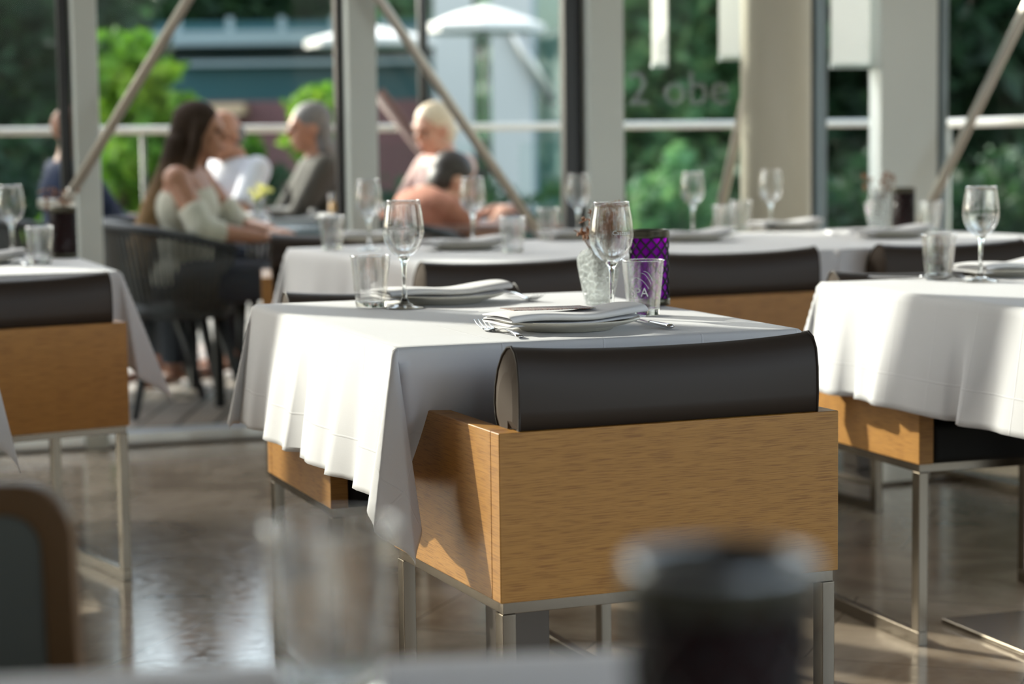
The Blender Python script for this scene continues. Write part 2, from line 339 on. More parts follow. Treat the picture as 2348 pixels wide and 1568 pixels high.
# ------------------------------------------------------------------ chairs (oak box, leather cushions, steel sled legs)
CW, CD, HB, HT, CT = .575, .49, .387, .6415, .034
def make_chair():
    r = empty('box_armchair', (0, 0, 0))
    # local frame: x across 0..CW, y from the outer back (0) to the front (CD)
    MB().box(0, 0, HB, CW, CT, HT).build('back_panel', OAK, r, bev=.0018)
    for x in (0, CW-CT): MB().box(x, CT+.0004, HB, x+CT, CD, HT).build('side_panel', OAK, r, bev=.0018)
    # seat cushion
    st = MB().box(CT+.002, CT+.03, HB-.005, CW-CT-.002, CD-.004, HB+.085).build('seat', SEATM, r, bev=.018, seg=4)
    # backrest: rounded profile swept across, top dips toward the middle
    prof = [(.006, HT+.001), (.004, HT+.03), (.005, HT+.07), (.010, HT+.100), (.020, HT+.116), (.034, HT+.1235), (.050, HT+.121), (.070, HT+.108),
            (.088, HT+.086), (.099, HT+.058), (.102, HT+.032), (.098, HT+.010), (.086, HT-.01), (.072, HT-.05), (.066, HT-.15), (CT+.004, HT-.15), (CT+.004, HT+.001)]
    vs = []; fs = []; n = len(prof); xs = [.036+(CW-.072)*i/28 for i in range(29)]
    def shape(x, y, z):
        q = abs(2*(x-CW/2)/(CW-.072)); dip = (1-q**2.4)*.010; f = max(0, (z-HT)/.12)
        return (x, y+.006*(1-q*q)*f, z-dip*f)
    for x in xs:
        for (y, z) in prof: vs.append(shape(x, y, z))
    for i in range(28):
        for k in range(n): fs.append((i*n+k, (i+1)*n+k, (i+1)*n+(k+1) % n, i*n+(k+1) % n))
    b = MB().add(vs, fs).build('backrest', LEATH, r, smooth=True)
    for e in (0, 28):
        c = Vector((0, 0, 0)); rim = [Vector(vs[e*n+k]) for k in range(n)]; sg = -1 if e == 0 else 1
        cen = Vector((rim[0].x+sg*.004, .05, HT+.03)); m = MB(); V = [tuple(p) for p in rim]+[tuple(cen+(p-cen)*.6+Vector((sg*.003, 0, 0))) for p in rim]
        F = [(k, (k+1) % n, n+(k+1) % n, n+k) for k in range(n)]+[tuple(range(n, 2*n))]
        if sg > 0: F = [f[::-1] for f in F]
        m.add(V, F).build('end_panel', LEATH_END, b, smooth=False)
        MB().tube([p+Vector((sg*.0008, 0, 0)) for p in rim], .0022, 6, closed=True).build('piping', LEATH, b, smooth=True)
    # steel: rails under the box, four legs, two floor runners
    m = MB(); m.box(.006, .006, HB-.018, CW-.006, .026, HB); m.box(.006, CD-.03, HB-.018, CW-.006, CD-.01, HB); m.box(.006, .026, HB-.018, .03, CD-.03, HB); m.box(CW-.03, .026, HB-.018, CW-.006, CD-.03, HB)
    m.build('under_frame', STEEL, r, bev=.001)
    for x in (.004, CW-.026):
        for y in (.004, CD-.036): MB().box(x, y, .030, x+.022, y+.030, HB-.018).build('leg', STEEL, r, bev=.0015)
        MB().box(x, .004, 0, x+.022, CD-.006, .030).build('runner', STEEL, r, bev=.0015)
    return r
CH = 'oak and leather armchairs around the tables'
def place_chair(src, x, y, yaw, label):
    o = src if src.get('label') is None else copy_tree(src)
    o.location = (x, y, 0); o.rotation_euler = (0, 0, yaw); tag(o, label, 'chair', CH); return o
ch0 = make_chair()
place_chair(ch0, -.0214, 3.0554, .3838, 'oak box armchair with dark leather back, in sharp focus at the front table')
def facing(x, y, yaw):   # chairs facing the camera: given their front-left corner as seen, return the local origin
    # local (CW, CD) corner sits at the seen front-left corner when turned by yaw+pi
    a = yaw+pi; return x-(CW*cos(a)-CD*sin(a)), y-(CW*sin(a)+CD*cos(a)), a
# opposite chair at the front table: its right-front corner is (.1964,4.0792)
x2, y2 = .1964-CW*cos(.3545), 4.0792-CW*sin(.3545)
place_chair(ch0, *facing(x2, y2, .3545), 'oak armchair on the far side of the front table, only its back top showing')
place_chair(ch0, *facing(.8442, 4.3231, .3301), 'sunlit oak armchair tucked under the far side of the right table')
# left chair: back right corner known
place_chair(ch0, -.9383-CW*cos(.5803), 5.0996-CW*sin(.5803), .5803, 'shaded oak armchair at the left table, cut by the left picture edge')
place_chair(ch0, -.245, 5.30, .42, 'back table armchair seen behind the left plate and vase')
place_chair(ch0, .369, 5.61, .42, 'back table armchair seen right of the purple candle holder')
place_chair(ch0, 1.03, 5.90, .45, 'back table armchair seen behind the tumbler of the right table')
place_chair(ch0, *facing(-.80, 6.72, .12), 'armchair beyond the left end of the back table, only a wooden arm end showing')

def framed_chair(x, y, yaw, label):
    r = empty('framed_chair', (x, y, 0), yaw); tag(r, label, 'chair')
    def rr(w, h, rad, z0):
        P = []
        for (cx, cz, a0) in ((w/2-rad, z0+h-rad, 0), (-w/2+rad, z0+h-rad, 90), (-w/2+rad, z0+rad, 180), (w/2-rad, z0+rad, 270)):
            for k in range(9): a = math.radians(a0+k*90/8); P.append((cx+rad*cos(a), cz+rad*sin(a)))
        return P
    o = rr(.46, .40, .045, .375); i_ = rr(.405, .345, .03, .4025); n = len(o); sl = lambda z: .10*(.775-z)
    V = [(x, sl(z)-.014, z) for x, z in o]+[(x, sl(z)-.014, z) for x, z in i_]+[(x, sl(z)+.014, z) for x, z in o]+[(x, sl(z)+.014, z) for x, z in i_]
    F = []
    for k in range(n):
        j = (k+1) % n; F += [(k, j, n+j, n+k), (2*n+j, 2*n+k, 3*n+k, 3*n+j), (j, k, 2*n+k, 2*n+j), (n+k, n+j, 3*n+j, 3*n+k)]
    MB().add(V, F).build('back_frame', OAKD, r, bev=.003)
    V = [(x, sl(z)-.012, z) for x, z in i_]+[(x, sl(z)+.012, z) for x, z in i_]
    MB().add(V, [tuple(range(n)), tuple(range(2*n-1, n-1, -1))]+[((k+1) % n, k, n+k, n+(k+1) % n) for k in range(n)]).build('back_pad', GREYP, r)
    MB().box(-.22, -.42, .40, .22, .02, .46).build('seat', GREYP, r, bev=.015, seg=3)
    for sx in (-1, 1):
        for yy in (-.40, .02): MB().box(sx*.20-.016, yy-.016, 0, sx*.20+.016, yy+.016, .40).build('leg', OAKD, r, bev=.003)
    return r
OAKD = mat('walnut_stained_wood', (.10, .048, .014), .5); GREYP = mat('grey_green_upholstery', (.085, .09, .078), .8)
framed_chair(-.405-.215, 1.83, .0, 'strongly blurred wood-framed chair with a grey back pad in the bottom left corner')

# ------------------------------------------------------------------ tables and cloths
def lerp_tab(tab, ph):
    for i in range(len(tab)-1):
        if tab[i][0] <= ph <= tab[i+1][0]:
            t = (ph-tab[i][0])/(tab[i+1][0]-tab[i][0]); t = t*t*(3-2*t)
            zs = [q[3] if len(q) > 3 else 1 for q in (tab[i], tab[i+1])]
            return (tab[i][1]*(1-t)+tab[i+1][1]*t, tab[i][2]*(1-t)+tab[i+1][2]*t, zs[0]*(1-t)+zs[1]*t)
    return tab[-1][1], tab[-1][2], 1
ZT = .749
DEF = [(0, .10, 0), (25, .20, .04), (45, .20, .20), (65, .04, .20), (90, 0, .10)]
def gauss(x, m, w): return math.exp(-((x-m)/w)**2)
def cloth(name, NL, yaw, tw, td, drop, corners={}, folds={}, seed=1, res=.0125, flare=(.10, .10, .10, .10), m=LINEN):
    """corners: NL NR FL FR -> control lists (angle, out along side a, out along side b) per metre of drop;
       folds: side -> list of (position, width, amplitude)"""
    rnd = random.Random(seed); ph = [rnd.random()*6.28 for _ in range(12)]
    def axis(L):
        n = max(4, int(L/.05)); k = int(drop/res)
        return [-drop+drop*i/k for i in range(k)]+[L*i/(n*2) for i in range(n*2)]+[L+drop*i/k for i in range(k+1)]
    ua, va = axis(tw), axis(td)
    # add fine steps near the table edge
    def wave(side, s, L, d):
        w = min(1, s/.05, (L-s)/.05) if L > .1 else 1; w = max(0, w)
        o = 0
        for (p, ww, am) in folds.get(side, []): o += am*gauss(s, p, ww)
        o += .006*sin(s*19+ph['LRNF'.index(side)])+.004*sin(s*41+ph[4+'LRNF'.index(side)])
        if o < -.02: return o*w*(max(0, d-.045)/.2)**1.2
        return o*w*(d/.24)**1.3
    def soft(d):                      # rounded table edge: little drop at first
        return (max(0, d-.012) + .5*min(d, .012)) if d > 0 else 0
    vs = []
    for v in va:
        for u in ua:
            du, su = (-u, -1) if u < 0 else ((u-tw, 1) if u > tw else (0, 0))
            dv, sv = (-v, -1) if v < 0 else ((v-td, 1) if v > td else (0, 0))
            if du == 0 and dv == 0:
                vs.append((u, v, .0011*sin(u*23+ph[8])*sin(v*17+ph[9])*0+.0)); continue
            r = hypot(du, dv); phi = math.degrees(atan2(dv, du)); z = -soft(r)*.985; e = min(r, .010)*.6
            if dv == 0:
                fl_ = flare[0 if su < 0 else 1]; oa = fl_*du+wave('L' if su < 0 else 'R', v, td, du)+e; ob = 0
                vs.append(((-oa if su < 0 else tw+oa), v, z)); continue
            if du == 0:
                fl_ = flare[2 if sv < 0 else 3]; ob = fl_*dv+wave('N' if sv < 0 else 'F', u, tw, dv)+e
                vs.append((u, (-ob if sv < 0 else td+ob), z)); continue
            key = ('N' if sv < 0 else 'F')+('L' if su < 0 else 'R')
            tab = corners.get(key, DEF); a0, b0, zsc = lerp_tab(tab, phi); z *= zsc
            fa = flare[0 if su < 0 else 1]; fb = flare[2 if sv < 0 else 3]
            c = cos(math.radians(phi)); s_ = sin(math.radians(phi))
            ka = max(0, 1-phi/25); kb = max(0, (phi-65)/25)
            a0 = a0*(1-ka)+fa*ka*1.0; b0 = b0*(1-kb)+fb*kb
            oa = a0*r+e*c; ob = b0*r+e*s_
            vs.append(((-oa if su < 0 else tw+oa), (-ob if sv < 0 else td+ob), z))
    nu = len(ua); fs = []
    for j in range(len(va)-1):
        for i in range(nu-1): fs.append((j*nu+i, j*nu+i+1, (j+1)*nu+i+1, (j+1)*nu+i))
    o = MB().add(vs, fs).build(name, m, smooth=True); uvl = o.data.uv_layers.new(name='cloth'); UV = [(u, v) for v in va for u in ua]
    for lp in o.data.loops: uvl.data[lp.index].uv = UV[lp.vertex_index]
    o.location = (NL[0], NL[1], ZT); o.rotation_euler = (0, 0, yaw)
    sm = o.modifiers.new('s', 'SOLIDIFY'); sm.thickness = .0016; sm.offset = -1
    return o
def table(NL, yaw, tw, td, label, ped=(0, 0), pw=.15):
    cx, cy_ = NL[0]+cos(yaw)*tw/2-sin(yaw)*td/2, NL[1]+sin(yaw)*tw/2+cos(yaw)*td/2
    r = empty('dining_table', (cx, cy_, 0), yaw); tag(r, label, 'table', 'pedestal tables under white cloths')
    MB().box(-tw/2+.003, -td/2+.003, ZT-.035, tw/2-.003, td/2-.003, ZT-.0025).build('tabletop', DARKPOST, r, bev=.003)
    px_, py_ = ped; MB().box(px_-.045, py_-.045, .012, px_+.045, py_+.045, ZT-.035).build('pedestal', DARKPOST, r, bev=.004)
    MB().box(px_-pw, py_-.31, 0, px_+pw, py_+.31, .012).build('base_plate', STEEL, r, bev=.003)
    return r
T1 = ((-.1815, 3.2786), .3454, .705, .98)
table(*T1, 'table under the sharp front white cloth, mostly hidden', (-.05, -.195), .17)
t1c = cloth('tablecloth', *T1, .245, corners={
    'NL': [(0, .12, 0), (20, .20, .02), (32, .17, .13), (45, -.03, .17), (56, -.10, .10), (72, -.09, .02), (90, -.06, .0)],
    'NR': [(0, .05, 0), (45, -.05, .02, .8), (90, 0, .0)],
    'FL': [(0, .14, 0, 1), (30, .20, .0, .86), (45, .17, -.04, .74), (60, .12, .0, .86), (90, 0, .1, 1)]},
    folds={'L': [(.10, .035, .006), (.155, .010, -.009), (.25, .035, .010), (.30, .012, -.012), (.40, .05, .004), (.47, .025, .012), (.512, .010, -.026), (.55, .035, .012), (.72, .05, .005), (.83, .012, -.010), (.88, .03, .006)], 'N': [(.045, .055, -.17), (.16, .07, -.07), (.3, .1, -.02), (.5, .1, .01)]},
    seed=3, res=.0085, flare=(.14, .10, .0, .05))
tag(t1c, 'white tablecloth in focus with a long pointed corner, sun and shade on it', 'tablecloth', 'white tablecloths')
T3 = ((1.005, 3.72), .33, .705, .98)
table(*T3, 'table under the white cloth at the right picture edge')
tag(cloth('tablecloth', *T3, .245, folds={'L': [(.12, .04, .01), (.22, .03, -.01), (.30, .03, .014), (.36, .010, -.026), (.43, .04, .012), (.66, .03, .007), (.80, .016, -.024), (.86, .03, .012)]}, seed=9, flare=(.12, .1, .1, .1)),
    'bright white tablecloth on the right table, cut by the right picture edge', 'tablecloth', 'white tablecloths')
a4 = .342; T4 = ((-1.007-.705*cos(a4), 5.377-.705*sin(a4)), a4, .705, .98)
table(*T4, 'table under the shaded white cloth at the left picture edge')
tag(cloth('tablecloth', *T4, .25, corners={'NR': [(0, .12, 0), (25, .26, .05), (45, .34, .16), (65, .1, .2), (90, 0, .1)]}, seed=4, flare=(.1, .2, .03, .1)),
    'shaded white tablecloth on the left table, corner hanging beside the chair', 'tablecloth', 'white tablecloths')
T2a = ((-.197, 5.44), .45, 1.24, 1.12)
table(*T2a, 'left table of the long back row, under a white cloth')
tag(cloth('tablecloth', *T2a, .25, folds={'L': [(.3, .05, .01), (.6, .03, -.02)]}, seed=5, res=.02), 'grey-shaded white cloth on the left part of the long back table', 'tablecloth', 'white tablecloths')
T2b = ((-.197+1.26*cos(.45), 5.44+1.26*sin(.45)), .45, .95, 1.12)
table(*T2b, 'right table of the long back row, under a white cloth')
tag(cloth('tablecloth', *T2b, .25, seed=6, res=.02), 'white cloth on the right part of the long back table', 'tablecloth', 'white tablecloths')
TFG = ((-.02-.72*cos(.12)+.98*sin(.12), 1.29-.72*sin(.12)-.98*cos(.12)), .12, .72+.16, .98)
table(*TFG, 'table under the blurred white cloth along the bottom edge')
tag(cloth('tablecloth', *TFG, .24, seed=7, res=.02), 'very blurred white cloth along the bottom picture edge', 'tablecloth', 'white tablecloths')
T6 = ((-1.075-.705*cos(.3), 4.2-.705*sin(.3)), .3, .705, .98)
table(*T6, 'table past the left picture edge, only its cloth tip showing')
tag(cloth('tablecloth', *T6, .24, seed=8, res=.02), 'white cloth tip poking in at the left edge below the left chair', 'tablecloth', 'white tablecloths')

# ------------------------------------------------------------------ glasses
def prof_tumbler_in(): return [(0, .0105), (.027, .0115), (.0288, .020), (.0330, .060), (.0372, .1000)]
def make_tumbler():
    r = empty('water_tumbler', (0, 0, 0))
    MB().lathe([(.0302, .012), (.0345, .055), (.0388, .0985), (.0392, .1000), (.0386, .1005), (.0376, .0995), (.0334, .056), (.0288, .0135)], 48, close=False).build('wall', DRINK, r, smooth=True)
    MB().lathe([(0, 0), (.0275, 0), (.0294, .0015), (.0302, .0115), (.0288, .0130), (0, .0105)], 48, close=False).build('base', CRYST, r, smooth=True)
    MB().tube([(.0388*cos(a*pi/24), .0388*sin(a*pi/24), .1002) for a in range(48)], .0009, 6, closed=True).build('rim', CRYST, r, smooth=True)
    return r
WP = [(.0075, .098), (.019, .1035), (.030, .1145), (.0375, .129), (.0405, .1465), (.0400, .160), (.0376, .180), (.0345, .198), (.0330, .2075)]
def make_wine():
    r = empty('wine_glass', (0, 0, 0))
    MB().lathe(WP+[(.0322, .2075), (.0337, .198), (.0368, .180), (.0392, .160), (.0397, .1465), (.0367, .130), (.029, .116), (.018, .1055), (0, .1015)], 48, close=False).build('bowl', DRINK, r, smooth=True)
    MB().lathe([(0, 0), (.0385, 0), (.0390, .0012), (.036, .0025), (.020, .0055), (.009, .011), (.0055, .020), (.0040, .035), (.0038, .060), (.0048, .080), (.0075, .092), (.0120, .0992), (.0075, .1035), (0, .1015)], 40, close=False).build('stem', CRYST, r, smooth=True)
    MB().tube([(.0327*cos(a*pi/24), .0327*sin(a*pi/24), .2076) for a in range(48)], .0007, 6, closed=True).build('rim', CRYST, r, smooth=True)
    return r
def wr(z):
    for i in range(len(WP)-1):
        if WP[i][1] <= z <= WP[i+1][1]:
            t = (z-WP[i][1])/(WP[i+1][1]-WP[i][1]); return WP[i][0]*(1-t)+WP[i+1][0]*t
    return WP[-1][0]
tum0 = make_tumbler(); win0 = make_wine()
def put(src, px, py, label, cat, group, z=ZT+.001, rz=0):
    p = on_z(px, py, z); o = src if src.get('label') is None else copy_tree(src)
    o.location = p; o.rotation_euler = (0, 0, rz); tag(o, label, cat, group); return o
def putw(src, x, y, label, cat, group, rz=0, z=ZT+.001):
    o = src if src.get('label') is None else copy_tree(src)
    o.location = (x, y, z); o.rotation_euler = (0, 0, rz); tag(o, label, cat, group); return o
GT, GW = 'water tumblers on the tables', 'stemmed wine glasses on the tables'
tb1 = put(tum0, 851, 704, 'empty tumbler at the left front of the sharp front table', 'glass', GT)
tb2 = put(tum0, 1475, 722, 'tumbler with white printed lettering before the purple candle holder', 'glass', GT)
tb3 = put(tum0, 2152, 641, 'tumbler with round frosted print on the right table', 'glass', GT)
put(tum0, 93, 604, 'tumbler on the left table beside the dark candle holder', 'glass', GT)
put(tum0, 762, 572, 'back table tumbler nearest its left end', 'glass', GT)
put(tum0, 1176, 578, 'clear-edged tumbler in the middle of the back table, right of a stemmed glass', 'glass', GT)
put(tum0, 1258, 549, 'back table tumbler just left of the third window post', 'glass', GT)
put(tum0, 1661, 541, 'back table tumbler in front of another, under the round column', 'glass', GT)
put(tum0, 1699, 527, 'back table tumbler partly behind another by the round column', 'glass', GT)
put(tum0, 2135, 532, 'blurred back table tumbler right of the dark holder', 'glass', GT)
putw(tum0, (745-1174)/FPX*1.2, 1.2, 'hugely blurred tumbler on the nearest cloth at the bottom', 'glass', GT)
w1 = put(win0, 928, 706, 'sharp wine glass at the left of the front table, beside the plain tumbler', 'glass', GW)
w2 = put(win0, 1403, 727, 'sharp wine glass in front of the dried blossoms', 'glass', GW)
w3 = put(win0, 2248, 645, 'wine glass on the right table', 'glass', GW)
put(win0, 29, 590, 'wine glass on the left table at the left picture edge', 'glass', GW)
put(win0, 847, 573, 'back table wine glass in front of the second window post', 'glass', GW)
put(win0, 1085, 562, 'back table wine glass below the end of the brace', 'glass', GW)
put(win0, 1326, 546, 'back table wine glass in front of the third window post', 'glass', GW)
put(win0, 1589, 538, 'back table wine glass left of the round column', 'glass', GW)
put(win0, 1768, 530, 'back table wine glass standing in front of the round column', 'glass', GW)
# print on the glasses
def wrap_w(ang0, z0):
    def f(c):
        z = z0+c.y; r = wr(z)+.0006+c.z; a = ang0+c.x/.040; return Vector((r*cos(a), r*sin(a), z))
    return f
def wrap_t(ang0, z0):
    def f(c):
        z = z0+c.y; r = .0302+(z-.012)/.0885*.0088+.0006+c.z; a = ang0+c.x/.036; return Vector((r*cos(a), r*sin(a), z))
    return f
text_mesh('Casteau', .011, 'print', FROST, w2, .00008, wrap_w(-pi/2+.45, .150))
text_mesh('Casteau', .011, 'print', FROST, w1, .00008, wrap_w(pi/2+.45, .150))
text_mesh('Casteau', .011, 'print', FROST, w3, .00008, wrap_w(pi/2+.55, .150))
pr = text_mesh('SPA', .0230, 'print', FROST, tb2, .00008, wrap_t(-pi/2-.30, .036))
text_mesh('mineral', .0040, 'print', FROST, tb2, .00008, wrap_t(-pi/2-.22, .0305))
text_mesh('SPA', .0250, 'print', FROST, tb3, .00008, wrap_t(pi/2+.15, .036))
f = wrap_t(-pi/2-.15, 0)
mb = MB()
for (x0, y0, x1, y1, bend) in ((-.008, .070, .014, .050, .004), (.0, .079, .018, .058, .005), (.004, .082, .021, .064, .005), (-.018, .064, -.008, .0705, .002), (-.012, .020, .002, .0185, -.002)):
    pts = []
    for i in range(13):
        t = i/12; x = x0+(x1-x0)*t; y = y0+(y1-y0)*t+bend*sin(pi*t); pts.append(f(Vector((x, y, .0002))))
    MB().tube(pts, .00045, 5).build('print', FROST, tb2, smooth=True)

# ------------------------------------------------------------------ plates, napkins, card, cutlery
def make_plate():
    return MB().lathe([(0, .004), (.062, .004), (.070, .0045), (.074, 0), (.078, .0002), (.082, .004), (.105, .0095), (.121, .0145), (.1255, .0172), (.1262, .0187), (.1250, .0196), (.119, .0185), (.100, .0135), (.080, .0090), (.055, .0075), (0, .0072)], 72, close=False).build('dinner_plate', STONE, smooth=True)
def make_napkin():
    # one folded cloth: a ribbon going back and forth over the width, with a wavy run along its length
    L, Wd, n = .27, .100, 30; path = []
    lay = [0.0, .0068, .0138]
    for i, z in enumerate(lay):
        ys = [-Wd/2+Wd*k/12 for k in range(13)]
        if i % 2: ys = ys[::-1]
        inset = .004*i; path += [(y*(1-inset*5), z+.0014*sin(y*40+i)) for y in ys]
        if i < 2:
            ye = ys[-1]*(1-inset*5); s_ = 1 if ye > 0 else -1
            path += [(ye+s_*.0026, z+.0013), (ye+s_*.0036, z+.0034), (ye+s_*.0026, z+.0055)]
    vs = []; m = len(path)
    for i in range(n+1):
        t = i/n; x = -L/2+L*t; sag = .0012*sin(t*9)+.010*max(0, t-.62)**1.0*1.2
        for j, (y, z) in enumerate(path):
            sp = 1+.35*max(0, t-.5)+.12*sin(t*7)
            vs.append((x+.003*sin(z*300), y*(1-.10*t)+.004*sin(t*6+z*90), z*sp+sag+.004*(1-t)*(1 if y < 0 else .3)*0))
    fs = [(i*m+j, i*m+j+1, (i+1)*m+j+1, (i+1)*m+j) for i in range(n) for j in range(m-1)]
    o = MB().add(vs, fs).build('folded_napkin', NAPK, smooth=True); s_ = o.modifiers.new('s', 'SOLIDIFY'); s_.thickness = .0040; s_.offset = 0; sb = o.modifiers.new('d', 'SUBSURF'); sb.levels = 1; sb.render_levels = 1
    return o
pl0 = make_plate(); nk0 = make_napkin()
GP, GN, GF, GK = 'stoneware plates on the tables', 'folded white napkins on the plates', 'forks beside the plates', 'knives beside the plates'
def setting(x, y, yaw, pl, nl, flip=False, nrot=0):
    p = putw(pl0, x, y, pl, 'plate', GP)
    n = putw(nk0, x, y, nl, 'napkin', GN, yaw+nrot+(pi if flip else 0), ZT+.0155); return p, n
setting(.093, 3.560, .345, 'cream plate in front on the sharp table, nearest the leather chair back', 'napkin with a patterned card tucked in, on the nearest sharp plate', nrot=.16)
setting(-.139, 4.185, .345, 'cream plate on the far side of the sharp front table', 'napkin on the far plate of the sharp front table', nrot=.12)
q = on_z(2300, 633, ZT); setting(q.x+.02, q.y+.02, .33, 'cream plate on the right table cut by the picture edge', 'napkin rising to a peak on the right table', nrot=.3)
q = on_z(-18, 604, ZT); setting(q.x-.04, q.y-.02, .34, 'plate on the left table just at the left picture edge', 'napkin on the left table at the picture edge')
for px, py, a, b in ((848, 553, 'back table plate furthest to its left end, behind a stemmed glass', 'napkin on the back table left end plate'),
                     (1064, 572, 'back table plate behind the sharp wine glass, beside a fork', 'napkin on the back table plate left of the clear-edged tumbler'),
                     (1330, 548, 'back table plate under the third window post', 'napkin on the back table plate under the third window post'),
                     (1587, 553, 'back table plate right of the purple candle holder', 'napkin on the back table plate right of the purple holder'),
                     (1800, 527, 'back table plate below the round column', 'napkin on the back table plate below the round column'),
                     (2045, 545, 'back table plate in front of the crystal vase', 'napkin on the plate in front of the back table vase')):
    q = on_z(px, py, ZT); setting(q.x, q.y, .45, a, b, nrot=.1)
def m_card():
    m = mat('patterned_card', (.2, .1, .06), .5); v = coord(m)
    N, L = nodes(m); vo = N.new('ShaderNodeTexVoronoi'); vo.inputs['Scale'].default_value = 260; L.new(v, vo.inputs['Vector'])
    link(m, ramp(m, vo.outputs['Distance'], [(.2, (.05, .02, .018)), (.45, (.30, .08, .05)), (.62, (.42, .40, .30)), (.8, (.06, .04, .05))]), 'Base Color'); return m
cd = MB().box(-.072, -.050, 0, .072, .050, .0012).build('patterned_card', m_card(), bev=.0003)
cd.location = (.062, 3.590, ZT+.0335); cd.rotation_euler = (-.03, 0, .25); tag(cd, 'small dark patterned card lying on the nearest napkin', 'card')
def make_fork():
    m = MB(); n = 16
    path = [(0, -.105+.130*i/n, .0030+.0065*sin(pi*i/n)*(1 if i < n else 1)) for i in range(n+1)]
    rad = [.0075-.0045*min(1, i/n*1.2) if i else .006 for i in range(n+1)]; rad = [max(.0026, r) for r in rad]
    m.tube(path, rad, 10, flat=.34)
    head = [(0, .022+.035*i/6, .0032-.0022*sin(pi*i/6)+.003*(1-i/6)) for i in range(7)]; m.tube(head, [.003, .0065, .0100, .0118, .0122, .0120, .0116], 12, flat=.12)
    for k in range(4):
        x = -.0099+.0066*k; tp = [(x*(1+.02*j), .054+.052*j/6, .0026+.013*(j/6)**1.6) for j in range(7)]
        m.tube(tp, [.0017, .0017, .0016, .0015, .0013, .0011, .0007], 8, flat=.8)
    return m.build('fork', CUTL, smooth=True)
def make_knife():
    r = empty('knife', (0, 0, 0)); n = 12
    MB().tube([(0, -.11+.10*i/n, .0050) for i in range(n+1)], [.0045]+[.0078-.003*i/n for i in range(n)], 12, flat=.55).build('handle', CUTL, r, smooth=True)
    MB().add([(-.004, -.01, .003), (.004, -.01, .003), (.008, .0, .003), (.009, .08, .003), (.002, .108, .003), (-.006, .1, .003), (-.006, .0, .003),
              (-.004, -.01, .0045), (.004, -.01, .0045), (.0075, .0, .004), (.0085, .08, .004), (.002, .107, .004), (-.006, .1, .005), (-.006, .0, .005)],
             [(6, 5, 4, 3, 2, 1, 0), (7, 8, 9, 10, 11, 12, 13)]+[(i, (i+1) % 7, 7+(i+1) % 7, 7+i) for i in range(7)]).build('blade', CUTL, r)
    return r
fk0 = make_fork(); kn0 = make_knife()
putw(fk0, -.020, 3.490, 'sharp fork left of the nearest plate', 'fork', GF, .33)
putw(kn0, .237, 3.625, 'knife with its handle showing right of the nearest plate', 'knife', GK, .30)
putw(fk0, .020, 4.255, 'fork right of the far plate on the front table, prongs toward us', 'fork', GF, .345+pi)
q = on_z(55, 607, ZT); putw(fk0, q.x-.03, q.y, 'cutlery piece on the left table before the tumbler', 'fork', GF, .6)
for px, py, l in ((975, 560, 'blurred fork on the back table, left of a plate'), (1455, 552, 'blurred fork on the back table behind the purple holder'), (1930, 540, 'blurred fork on the back table right part')):
    q = on_z(px, py, ZT); putw(fk0, q.x, q.y, l, 'fork', GF, .45)
q = on_z(2100, 640, ZT); putw(kn0, q.x, q.y, 'knife on the right table behind the tumbler', 'knife', GK, 1.2)

# ------------------------------------------------------------------ candle holders with diamond lattice
def holder(x, y, glass, label, name='candle_holder', R=.0385, Hh=.146, lattice=True, RIM=None):
    r = empty(name, (x, y, ZT+.001), .2); tag(r, label, 'candle holder', 'patterned candle holders')
    MB().lathe([(0, .004), (R-.004, .004), (R-.0035, .02), (R-.0035, Hh-.006), (R-.0055, Hh-.006), (R-.0055, .008), (0, .008)], 40, close=False).build('glass_cylinder', glass, r, smooth=True)
    MB().lathe([(R-.003, 0), (R+.0012, 0), (R+.0015, .012), (R, .0135), (R-.003, .0135)], 40, close=False).build('base_band', BRASS, r, smooth=True)
    MB().lathe([(R-.004, Hh-.016), (R+.0006, Hh-.016), (R+.0018, Hh-.012), (R+.0006, Hh-.004), (R+.002, Hh-.002), (R, Hh), (R-.005, Hh), (R-.0062, Hh-.003)], 40, close=False).build('rim_band', BRASS, r, smooth=True)
    if RIM: MB().tube([((R-.002)*cos(a*pi/20), (R-.002)*sin(a*pi/20), Hh+.001) for a in range(40)], .0030, 8, closed=True).build('lip', RIM, r, smooth=True)
    if lattice:
        m = MB(); nb = 11; z0, z1 = .012, Hh-.014; tot = 2*pi*(z1-z0)/(2*pi*R)*.95
        for sgn in (1, -1):
            for k in range(nb):
                m.tube([((R-.001)*cos(2*pi*k/nb+sgn*tot*i/12), (R-.001)*sin(2*pi*k/nb+sgn*tot*i/12), z0+(z1-z0)*i/12) for i in range(13)], .0020, 5, flat=.8)
        m.build('lattice', BLACKM, r, smooth=True)
    return r
q = on_z(1489, 700, ZT); holder(q.x, q.y, PURP, 'purple candle holder with black diamond lattice on the front table')
holder((1652-1174)/FPX*.85, .85, REDGL, 'huge blurred dark candle holder at the bottom edge', RIM=mat('sky_lit_rim', (.42, .44, .47), .3, .8))  # lip metal lightened to stand in for sky reflected along the rim
q = on_z(147, 591, ZT); holder(q.x, q.y, REDGL, 'dark red candle holder on the left table')
q = on_z(2071, 530, ZT); holder(q.x, q.y, REDGL, 'dark candle holder on the back table beside the crystal vase')

